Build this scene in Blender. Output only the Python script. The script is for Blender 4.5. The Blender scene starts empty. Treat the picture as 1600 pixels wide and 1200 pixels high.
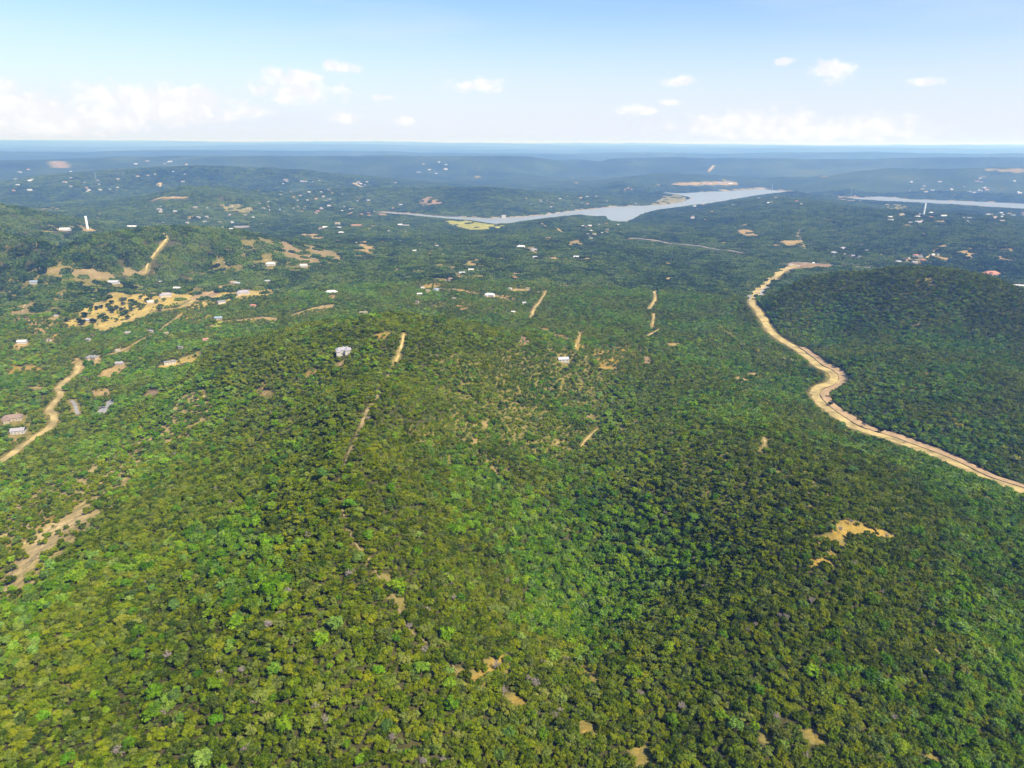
import bpy, math, random, time
import numpy as np
from mathutils import Matrix, Vector

T0 = time.time()
SC = bpy.context.scene
COL = SC.collection
R = math.radians

# ------------------------------------------------------------------ camera
FPX, CAM_Z, PITCH, ROLL = 1109.0, 430.0, 18.82, 0.29          # focal length in pixels of a 1600 px wide frame
_f = Vector((0, math.cos(R(PITCH)), -math.sin(R(PITCH))))
_u = Vector((0, math.sin(R(PITCH)), math.cos(R(PITCH))))
_r = Vector((1, 0, 0))
CU = _u * math.cos(R(ROLL)) - _r * math.sin(R(ROLL))
CR = _r * math.cos(R(ROLL)) + _u * math.sin(R(ROLL))
CF = _f
cam = bpy.data.cameras.new('camera')
cam.sensor_width = 36.0
cam.lens = 36.0 * FPX / 1600.0
cam.clip_start, cam.clip_end = 1.0, 200000.0
camo = bpy.data.objects.new('camera', cam)
COL.objects.link(camo)
camo.matrix_world = Matrix(((CR.x, CU.x, -CF.x, 0), (CR.y, CU.y, -CF.y, 0), (CR.z, CU.z, -CF.z, CAM_Z), (0, 0, 0, 1)))
SC.camera = camo

# ------------------------------------------------------------------ light, sky, exposure
SUN_AZ, SUN_EL = 128.0, 48.0             # compass bearing from +Y (clockwise positive), elevation
SUN_STRENGTH, SKY_STRENGTH, EXPOSURE = 5.0, 0.075, 1.05
HAZE_DENSITY = 8.2e-5
HAZE_COLOR = (0.22, 0.43, 1.0, 1)              # clear air scatters blue most, so far land first turns blue, then pale
sd = Vector((math.sin(R(SUN_AZ)) * math.cos(R(SUN_EL)), math.cos(R(SUN_AZ)) * math.cos(R(SUN_EL)), math.sin(R(SUN_EL))))
sun = bpy.data.lights.new('sun', 'SUN')
sun.energy, sun.angle, sun.color = SUN_STRENGTH, R(0.6), (1.0, 0.93, 0.76)
suno = bpy.data.objects.new('sun', sun)
COL.objects.link(suno)
suno.rotation_euler = sd.to_track_quat('Z', 'Y').to_euler()
suno.location = (0, 0, 900)

SC.view_settings.view_transform = 'Standard'
SC.view_settings.look = 'None'
SC.view_settings.gamma = 1.0
SC.view_settings.exposure = EXPOSURE
SC.view_settings.use_curve_mapping = False
SC.render.engine = 'CYCLES'
cy = SC.cycles
cy.max_bounces, cy.diffuse_bounces, cy.glossy_bounces = 6, 3, 2
cy.transmission_bounces, cy.transparent_max_bounces, cy.volume_bounces = 2, 4, 1
cy.use_denoising = True
cy.sample_clamp_indirect = 4.0


class NT:
    """small helper to write node trees"""
    def __init__(self, tree):
        self.t = tree
        tree.nodes.clear()

    def n(self, typ, ins=None, **kw):
        nd = self.t.nodes.new(typ)
        for k, v in kw.items():
            setattr(nd, k, v)
        for k, v in (ins or {}).items():
            s = nd.inputs[k]
            if isinstance(v, bpy.types.NodeSocket):
                self.t.links.new(v, s)
            else:
                s.default_value = v
        return nd

    def m(self, op, a, b=0.0, c=0.0):
        return self.n('ShaderNodeMath', {0: a, 1: b, 2: c}, operation=op).outputs[0]

    def mix(self, f, a, b, mode='MIX'):
        nd = self.n('ShaderNodeMix', data_type='RGBA', blend_type=mode)
        for k, v in ((0, f), (6, a), (7, b)):
            if isinstance(v, bpy.types.NodeSocket):
                self.t.links.new(v, nd.inputs[k])
            else:
                nd.inputs[k].default_value = v
        return nd.outputs[2]

    def ramp(self, f, stops, interp='LINEAR'):
        nd = self.n('ShaderNodeValToRGB', {0: f})
        cr = nd.color_ramp
        cr.interpolation = interp
        while len(cr.elements) < len(stops):
            cr.elements.new(0.5)
        for e, (p, c) in zip(cr.elements, stops):
            e.position = p
            e.color = c if len(c) == 4 else (*c, 1)
        return nd.outputs[0]

    def maprange(self, v, a, b, c=0.0, d=1.0, interp='SMOOTHSTEP'):
        nd = self.n('ShaderNodeMapRange', {0: v, 1: a, 2: b, 3: c, 4: d}, interpolation_type=interp)
        return nd.outputs[0]


def pix_dir(u, v):
    d = CF + CR * ((u - 800.0) / FPX) + CU * ((600.0 - v) / FPX)
    return d


def pix_azel(u, v):
    d = pix_dir(u, v).normalized()
    return math.atan2(d.x, d.y), math.asin(d.z)


# far cumulus, as bearings and elevations on the sky: (u, v, half width, half height, strength)
CLOUD = [(70, 190, 110, 20, .8), (250, 172, 120, 26, .75), (1230, 206, 150, 17, .9), (470, 142, 70, 22, .45), (40, 168, 62, 24, 1), (10, 136, 20, 13, .8), (195, 152, 66, 20, 1), (285, 152, 52, 20, 1), (165, 187, 74, 18, .9),
         (460, 124, 52, 17, .75), (430, 112, 20, 10, .6), (528, 106, 34, 11, .6), (448, 155, 26, 8, .6), (402, 174, 30, 9, .8), (535, 184, 38, 10, .55),
         (740, 132, 44, 12, .8), (628, 189, 20, 9, .55), (602, 153, 26, 7, .35), (1300, 108, 30, 17, .85), (1228, 96, 18, 7, .5),
         (1064, 128, 26, 9, .65), (1445, 127, 22, 7, .6), (1175, 196, 115, 25, .9), (1340, 202, 100, 22, .75), (1000, 172, 34, 9, .5), (1045, 160, 20, 7, .4)]
world = bpy.data.worlds.new('World')
SC.world = world
world.use_nodes = True
w = NT(world.node_tree)
sky = w.n('ShaderNodeTexSky', sky_type='NISHITA')
sky.sun_disc = False
sky.sun_elevation = R(SUN_EL)
sky.sun_rotation = R(SUN_AZ)
sky.altitude = 300
sky.air_density, sky.dust_density, sky.ozone_density = 1.1, 0.25, 2.5
tc = w.n('ShaderNodeTexCoord').outputs['Generated']
nrm = w.n('ShaderNodeVectorMath', {0: tc}, operation='NORMALIZE').outputs[0]
sx = w.n('ShaderNodeSeparateXYZ', {0: nrm})
az = w.m('ARCTAN2', sx.outputs[0], sx.outputs[1])
el = w.m('ARCSINE', sx.outputs[2])
azf = w.m('WRAP', az, math.pi / 4, -math.pi / 4)              # the same kind of low cumulus all the way round the horizon
ae = w.n('ShaderNodeCombineXYZ', {0: azf, 1: el, 2: 0.0}).outputs[0]
cover = None
for (u, v, ru, rv, st) in CLOUD:
    a0, e0 = pix_azel(u, v)
    sub = w.n('ShaderNodeVectorMath', {0: ae, 1: (a0, e0, 0)}, operation='SUBTRACT').outputs[0]
    scl = w.n('ShaderNodeVectorMath', {0: sub, 1: (FPX / ru * 0.95, FPX / rv * 1.05, 0)}, operation='MULTIPLY').outputs[0]
    ln = w.n('ShaderNodeVectorMath', {0: scl}, operation='LENGTH').outputs['Value']
    val = w.m('MULTIPLY_ADD', ln, -1.0, 0.55 + 0.45 * st)
    cover = val if cover is None else w.m('MAXIMUM', cover, val)
nz = w.n('ShaderNodeTexNoise', {'Vector': w.n('ShaderNodeVectorMath', {0: nrm, 1: (1, 1, 1.7)}, operation='MULTIPLY').outputs[0],
                                'Scale': 44.0, 'Detail': 8.0, 'Roughness': 0.6}).outputs[0]
dens = w.m('MULTIPLY_ADD', w.m('SUBTRACT', nz, 0.5), 2.3, cover)
dens = w.maprange(dens, -0.2, 0.6)
nz2 = w.n('ShaderNodeTexNoise', {'Vector': w.n('ShaderNodeVectorMath', {0: nrm, 1: (1, 1, 7.0)}, operation='MULTIPLY').outputs[0],
                                 'Scale': 3.0, 'Detail': 5.0, 'Roughness': 0.5}).outputs[0]
cirrus = w.m('MULTIPLY', w.maprange(nz2, 0.46, 0.8), 0.34)
low = w.maprange(el, 0.19, -0.01)                               # hazy whitening low over the land
skyc = w.n('ShaderNodeVectorMath', {0: sky.outputs[0], 1: (SKY_STRENGTH * .84, SKY_STRENGTH * .945, SKY_STRENGTH * 1.1)}, operation='MULTIPLY').outputs[0]   # camera white balance
K = 2.0 ** -EXPOSURE
WHITE = (1.06 * K, 1.06 * K, 1.08 * K, 1)
skyc = w.mix(w.m('MULTIPLY', low, 0.95), skyc, (0.82 * K, 0.87 * K, 1.0 * K, 1))
skyc = w.mix(cirrus, skyc, (0.78 * K, 0.87 * K, 1.0 * K, 1))
nz3 = w.n('ShaderNodeTexNoise', {'Vector': nrm, 'Scale': 60.0, 'Detail': 4.0}).outputs[0]
cloudc = w.mix(w.maprange(nz3, 0.4, 0.62), (0.93 * K, 0.95 * K, 1.0 * K, 1), WHITE)
skyc = w.mix(w.m('MULTIPLY', dens, 0.95), skyc, cloudc)
bg = w.n('ShaderNodeBackground', {'Color': skyc, 'Strength': 1.0})
w.n('ShaderNodeOutputWorld', {'Surface': bg.outputs[0]})

# ------------------------------------------------------------------ numeric helpers
rs = np.random.RandomState(7)
random.seed(11)
_perm = rs.permutation(512)
_perm = np.concatenate([_perm, _perm])
_vals = rs.rand(512)


def vnoise(x, y, seed=0):
    x = np.asarray(x, float); y = np.asarray(y, float)
    xi = np.floor(x).astype(np.int64); yi = np.floor(y).astype(np.int64)
    fx = x - xi; fy = y - yi
    fx = fx * fx * fx * (fx * (fx * 6 - 15) + 10); fy = fy * fy * fy * (fy * (fy * 6 - 15) + 10)

    def h(a, b):
        return _vals[_perm[(_perm[(a + seed * 57) & 511] + b) & 511]]
    a = h(xi, yi); b = h(xi + 1, yi); c = h(xi, yi + 1); d = h(xi + 1, yi + 1)
    return (a * (1 - fx) + b * fx) * (1 - fy) + (c * (1 - fx) + d * fx) * fy


def fbm(x, y, octs=4, seed=0):
    t = 0; a = 0.5; n = 0
    for i in range(octs):
        t = t + a * (vnoise(x * 2 ** i + 13.7 * i, y * 2 ** i + 7.1 * i, seed + i) - 0.5) * 2
        n += a; a *= 0.5
    return t / n


def dirs(uv):
    uv = np.atleast_2d(np.asarray(uv, float))
    a = ((uv[:, 0] - 800) / FPX)[:, None]; b = ((600 - uv[:, 1]) / FPX)[:, None]
    return np.array(CF)[None] + a * np.array(CR)[None] + b * np.array(CU)[None]


def at_height(u, v, z):
    d = dirs([(u, v)])[0]
    t = (z - CAM_Z) / d[2]
    return d[0] * t, d[1] * t


# ------------------------------------------------------------------ terrain: surveyed spot heights (seen bearing, height), metres above the lake
SPOT = [
 (0,1200,140),(200,1200,152),(400,1200,160),(800,1200,156),(1200,1200,150),(1600,1200,128),
 (0,1040,128),(300,1000,158),(600,1000,174),(780,1000,150),(850,960,106),(920,965,88),(1000,985,122),(1100,1000,138),(1300,1000,148),(1450,1000,138),(1600,1000,112),
 (0,900,98),(150,850,130),(350,850,146),(550,850,190),(700,850,150),(820,850,114),(930,885,86),(1000,860,99),(1080,850,116),(1200,850,150),(1350,830,151),(1500,850,114),(1600,850,90),
 (0,765,58),(70,760,68),(150,745,84),(300,720,104),(450,720,150),(560,720,198),(700,720,138),(800,720,120),(880,720,76),(960,735,108),(1100,740,135),(1250,725,146),(1350,740,128),(1450,760,104),(1550,790,86),
 (0,690,44),(100,650,44),(200,640,60),(330,620,110),(450,610,146),(600,610,201),(700,610,147),(800,610,124),(880,620,84),(950,625,82),(1050,640,96),(1150,660,120),(1250,685,124),
 (1600,768,68),(1480,717,66),(1380,683,66),(1300,640,66),(1272,612,66),(1300,590,66),(1250,548,65),(1203,518,64),(1178,470,62),(1212,430,60),(1245,414,60),
 (1400,650,76),(1600,700,78),(1500,620,90),(1320,555,78),(1400,560,92),(1500,560,98),(1580,560,104),(1300,500,84),(1400,500,108),(1500,500,116),(1600,510,122),(1270,462,86),(1330,450,112),(1400,447,126),(1500,452,130),(1600,472,134),
 (600,502,193),(500,505,172),(420,520,154),(350,535,134),(680,505,172),(760,515,152),(850,540,122),(930,560,100),(1000,560,92),(1100,590,84),(1180,590,70),(1160,540,70),
 (950,500,80),(1050,480,70),(1100,460,66),(1000,430,66),(900,430,72),(800,445,80),(700,440,88),(680,415,88),(600,440,78),(520,460,84),(450,460,66),
 (100,590,46),(200,570,50),(270,550,66),(0,560,48),(100,500,54),(250,480,58),(330,470,60),(400,470,64),(0,450,62),(200,440,62),
 (100,420,78),(480,400,92),(540,400,80),(330,415,82),(560,380,66),
 (50,335,62),(200,335,60),(330,335,58),(450,340,50),(560,350,44),(650,380,58),(700,365,42),(850,375,74),(870,336,76),(840,346,44),(905,345,40),(780,355,28),
 (950,360,58),(1000,350,22),(1100,360,48),(1100,390,52),(1200,390,56),(1300,395,60),(1450,400,64),(1590,400,70),
 (1150,325,60),(1250,312,92),(1200,309,70),(1250,330,96),(1300,330,108),(1300,350,84),(1390,345,108),(1444,340,112),(1520,345,108),(1600,352,104),(1350,326,50),(1420,324,38),(1500,329,38),(1580,334,38),(1480,334,80),(1560,339,80),(1680,338,40),(1300,314,44),(1245,310,60),
]
FAR = [  # bearing given by column, row, distance
 (600,470,1600,76),(600,0,1280,112),(450,0,1300,96),(750,0,1300,92),(300,0,1250,64),(1262,430,1690,None),(1320,421,1700,None),(1400,416,1720,None),(1480,420,1720,None),(1550,432,1690,None),(1620,448,1660,None),(1400,0,2080,64),(1550,0,2080,66),(1300,0,2060,62),(1480,0,2080,64)]
# ridges seen one behind the other: crest line (column, row), distance and height of the foot before it, of the crest, of the low ground behind
RIDGES = [
 ([(-60,372),(60,366),(150,362),(260,364),(360,366),(430,374)], 1950, 70, 2380, 2850, 62),
 ([(-80,318),(0,322),(60,334)], 2900, 66, 3300, 4200, 56),
 ([(215,318),(260,300),(310,289),(360,289),(410,296),(450,306)], 4200, 56, 4700, 5700, 56),
 ([(440,304),(500,297),(560,292),(620,291),(690,294),(760,296),(820,302)], 4450, 46, 5000, 6100, 44),
 ([(60,276),(130,270),(200,264),(280,260),(350,261),(420,264),(490,270),(560,276)], 6300, 56, 7000, 8600, 60),
 ([(980,282),(1040,274),(1090,266),(1140,265),(1200,269),(1270,274),(1340,280)], 6450, 34, 7000, 8600, 52),
 ([(1300,262),(1360,257),(1430,262),(1480,266),(1530,260),(1570,257),(1620,263),(1700,268)], 7000, 48, 7900, 9600, 60),
 ([(-80,256),(40,254),(150,251),(280,249),(400,246),(520,248),(640,246),(760,248),(860,250)], 8700, 60, 9900, 12600, 78),
 ([(860,252),(950,250),(1040,249),(1130,253),(1220,251),(1300,254),(1400,250),(1500,252),(1650,250)], 9700, 62, 10800, 13400, 82),
 ([(-80,240),(120,241),(300,238),(480,240),(660,239),(840,241),(1020,240),(1200,243),(1400,241),(1650,243)], 14500, 92, 16200, 20000, 110),
]
def col_az(u, v=235):
    d = dirs([(u, v)])[0]
    return math.atan2(d[0], d[1]), d[2] / math.hypot(d[0], d[1])
ridge_pts = []
for (cl, r0, z0, rc_, r1, z1) in RIDGES:
    cl = np.array(cl, float)
    for u in np.arange(cl[0, 0], cl[-1, 0] + 1, 62.0):
        v = np.interp(u, cl[:, 0], cl[:, 1])
        a_, sl = col_az(u, v)
        ridge_pts += [(a_, math.log(r0), z0), (a_, math.log(rc_), CAM_Z + rc_ * sl), (a_, math.log(r1), z1)]
FAR += [(900,300,6200,26),(950,0,7000,34),(100,310,5000,54),(700,0,7200,44),(1450,0,6300,40),(1560,0,6300,44)]
for u in range(-200, 1801, 250):
    FAR += [(u, 0, 26000, 165), (u, 0, 36000, 260), (u, 0, 47000, 355 - max(0, u - 800) * 0.05), (u, 0, 60000, 400)]
pts = []
for (u, v, z) in SPOT:
    x, y = at_height(u, v, z)
    pts.append((math.atan2(x, y), math.log(math.hypot(x, y)), z))
for (u, v, r, z) in FAR:
    d = dirs([(u, v if v else 230)])[0]
    a = math.atan2(d[0], d[1])
    if z is None:
        z = CAM_Z + r * d[2] / math.hypot(d[0], d[1])
    pts.append((a, math.log(r), z))
for a in (-58, -48, 48, 58):
    for r, z in ((150, 135), (300, 130), (600, 95), (1000, 80), (1600, 80), (2600, 90), (4500, 60), (8000, 80), (15000, 100), (30000, 165)):
        pts.append((R(a), math.log(r), z))
for a in (-40, -20, 0, 20, 40):
    pts.append((R(a), math.log(110), 150)); pts.append((R(a), math.log(190), 152))
pts = np.array(pts + ridge_pts)


def tps(r2):
    return 0.5 * r2 * np.log(r2 + 1e-12)


_P = pts[:, :2] * np.array([1.5, 1.0])
_n = len(_P)
_K = tps(((_P[:, None] - _P[None]) ** 2).sum(-1)) + np.eye(_n) * 0.0008
_A = np.zeros((_n + 3, _n + 3))
_A[:_n, :_n] = _K; _A[:_n, _n] = 1; _A[:_n, _n + 1:] = _P
_A[_n:, :_n] = _A[:_n, _n:].T
_W = np.linalg.solve(_A, np.concatenate([pts[:, 2], np.zeros(3)]))


def rbf(x, y):
    a = np.clip(np.arctan2(x, np.maximum(y, 1.0)), R(-60), R(60)) * 1.5
    l = np.log(np.clip(np.hypot(x, y), 120, 60000))
    out = np.full(a.shape, _W[_n])
    out += _W[_n + 1] * a + _W[_n + 2] * l
    for i in range(_n):
        d2 = (a - _P[i, 0]) ** 2 + (l - _P[i, 1]) ** 2
        out += _W[i] * tps(d2)
    return np.clip(out, 8, 420)


def axis(lo, hi, core_lo, core_hi, step, g):
    a = list(np.arange(core_lo, core_hi + 0.1, step))
    s = step
    while a[-1] < hi:
        s *= 1 + g; a.append(a[-1] + s)
    b = []
    s = step; p = core_lo
    while p > lo:
        s *= 1 + g; p -= s; b.append(p)
    return np.array(b[::-1] + a)


GX = axis(-46000, 46000, -640, 640, 6.0, 0.017)
GY = axis(-700, 52000, 200, 1500, 5.5, 0.0155)
XX, YY = np.meshgrid(GX, GY)
ZZ = rbf(XX.ravel(), YY.ravel()).reshape(XX.shape)
RR = np.hypot(XX, YY)
sm = lambda a, b, t: np.clip((t - a) / (b - a), 0, 1) ** 2 * (3 - 2 * np.clip((t - a) / (b - a), 0, 1))
ZZ += 6.0 * fbm(XX / 130, YY / 130, 4, 3) * sm(150, 500, RR)
gul = 1 - np.abs(fbm(XX / 330 + 3.1, YY / 330, 3, 14)) * 2.2
ZZ += (-7 * np.clip(gul, 0, 1) ** 2 + 2.5) * sm(300, 700, RR) * (1 - sm(1500, 2400, RR))
rav = 1 - np.abs(fbm(XX / 620, YY / 620, 4, 9)) * 2
ZZ += (-12 * np.clip(rav, 0, 1) ** 3 + 4) * sm(2000, 3200, RR)
ZZ += 24 * fbm(XX / 1500, YY / 1500, 4, 21) * sm(4200, 7000, RR)
ZZ += (-40 * np.clip(1 - np.abs(fbm(XX / 2600, YY / 2600, 4, 25)) * 2.4, 0, 1) ** 2 + 10) * sm(7500, 11000, RR)
ZZ += 46 * fbm(XX / 4200, YY / 4200, 4, 33) * sm(11000, 18000, RR)
ZZ += 110 * fbm(XX / 8000, YY / 5000, 4, 37) * sm(17000, 24000, RR)

# lake outline (seen shoreline, at lake level)
LAKE_PX = [(556,332),(600,331),(650,334),(700,338),(760,341),(800,340),(850,336),(900,329),(960,323),(1010,321),(1040,320),(1064,316),(1082,309),(1060,306),(1036,304),(1032,300),(1060,302),(1100,300),
           (1150,298),(1190,295),(1230,299.5),(1290,305.5),(1340,309.5),(1375,307),(1420,311),(1500,314),(1600,318),(1700,322),(1700,334),(1600,329),(1540,326),(1460,321),
           (1400,317),(1370,313),(1330,309),(1280,305),(1225,301),(1195,302),(1150,309),(1105,317),(1060,322),(1020,328),(1000,334),(985,342),(965,347),(950,341),
           (945,336),(925,338),(890,338),(850,343),(810,347),(780,352),(740,346),(700,343),(650,339),(600,335)]
LAKE_PX = LAKE_PX[:27] + [(u, v + (2.5 if u > 910 else 0.6)) for u, v in LAKE_PX[27:]]
LK = np.array([at_height(u, v, 0.0) for u, v in LAKE_PX])


def poly_sd(px, py, poly):
    """signed distance to a polygon, negative inside"""
    d = np.full(px.shape, 1e18); ins = np.zeros(px.shape, bool)
    n = len(poly)
    for i in range(n):
        ax, ay = poly[i]; bx, by = poly[(i + 1) % n]
        ex, ey = bx - ax, by - ay
        t = np.clip(((px - ax) * ex + (py - ay) * ey) / (ex * ex + ey * ey + 1e-9), 0, 1)
        d = np.minimum(d, (px - ax - t * ex) ** 2 + (py - ay - t * ey) ** 2)
        c = ((ay > py) != (by > py)) & (px < (bx - ax) * (py - ay) / (by - ay + 1e-12) + ax)
        ins ^= c
    d = np.sqrt(d)
    return np.where(ins, -d, d)


sel = (XX > LK[:, 0].min() - 1500) & (XX < LK[:, 0].max() + 1500) & (YY > LK[:, 1].min() - 1500) & (YY < LK[:, 1].max() + 1500)
LSD = np.full(XX.shape, 1e6)
LSD[sel] = poly_sd(XX[sel], YY[sel], LK)
LSD = LSD + 14 * fbm(XX / 90, YY / 90, 3, 40)
ZZ = np.maximum(ZZ, 6)
ZZ = np.where(LSD > 0, np.minimum(ZZ, 1.6 + LSD * 0.16), -1.0 - np.minimum(-LSD * 0.05, 4))


def height(x, y):
    x = np.asarray(x, float); y = np.asarray(y, float)
    i = np.clip(np.searchsorted(GX, x) - 1, 0, len(GX) - 2)
    j = np.clip(np.searchsorted(GY, y) - 1, 0, len(GY) - 2)
    fx = np.clip((x - GX[i]) / (GX[i + 1] - GX[i]), 0, 1); fy = np.clip((y - GY[j]) / (GY[j + 1] - GY[j]), 0, 1)
    return (ZZ[j, i] * (1 - fx) + ZZ[j, i + 1] * fx) * (1 - fy) + (ZZ[j + 1, i] * (1 - fx) + ZZ[j + 1, i + 1] * fx) * fy


def ground(uv):
    """where lines of sight through the given pixels meet the ground"""
    d = dirs(uv)
    h = np.hypot(d[:, 0], d[:, 1]); d = d / h[:, None]
    n = len(d)
    r0 = np.full(n, 120.0); r = r0.copy(); hit = np.zeros(n, bool); lo = r0.copy()
    for _ in range(900):
        rn = r * 1.0065 + 0.5
        z = CAM_Z + rn * d[:, 2]
        below = z < height(rn * d[:, 0], rn * d[:, 1])
        lo = np.where(~hit & below, r, lo)
        r = np.where(hit, r, rn)
        hit |= below
        if hit.all():
            break
    hi = r.copy()
    for _ in range(24):
        m = 0.5 * (lo + hi)
        b = CAM_Z + m * d[:, 2] < height(m * d[:, 0], m * d[:, 1])
        hi = np.where(b, m, hi); lo = np.where(b, lo, m)
    x, y = hi * d[:, 0], hi * d[:, 1]
    return np.stack([x, y, height(x, y)], 1)


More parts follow.
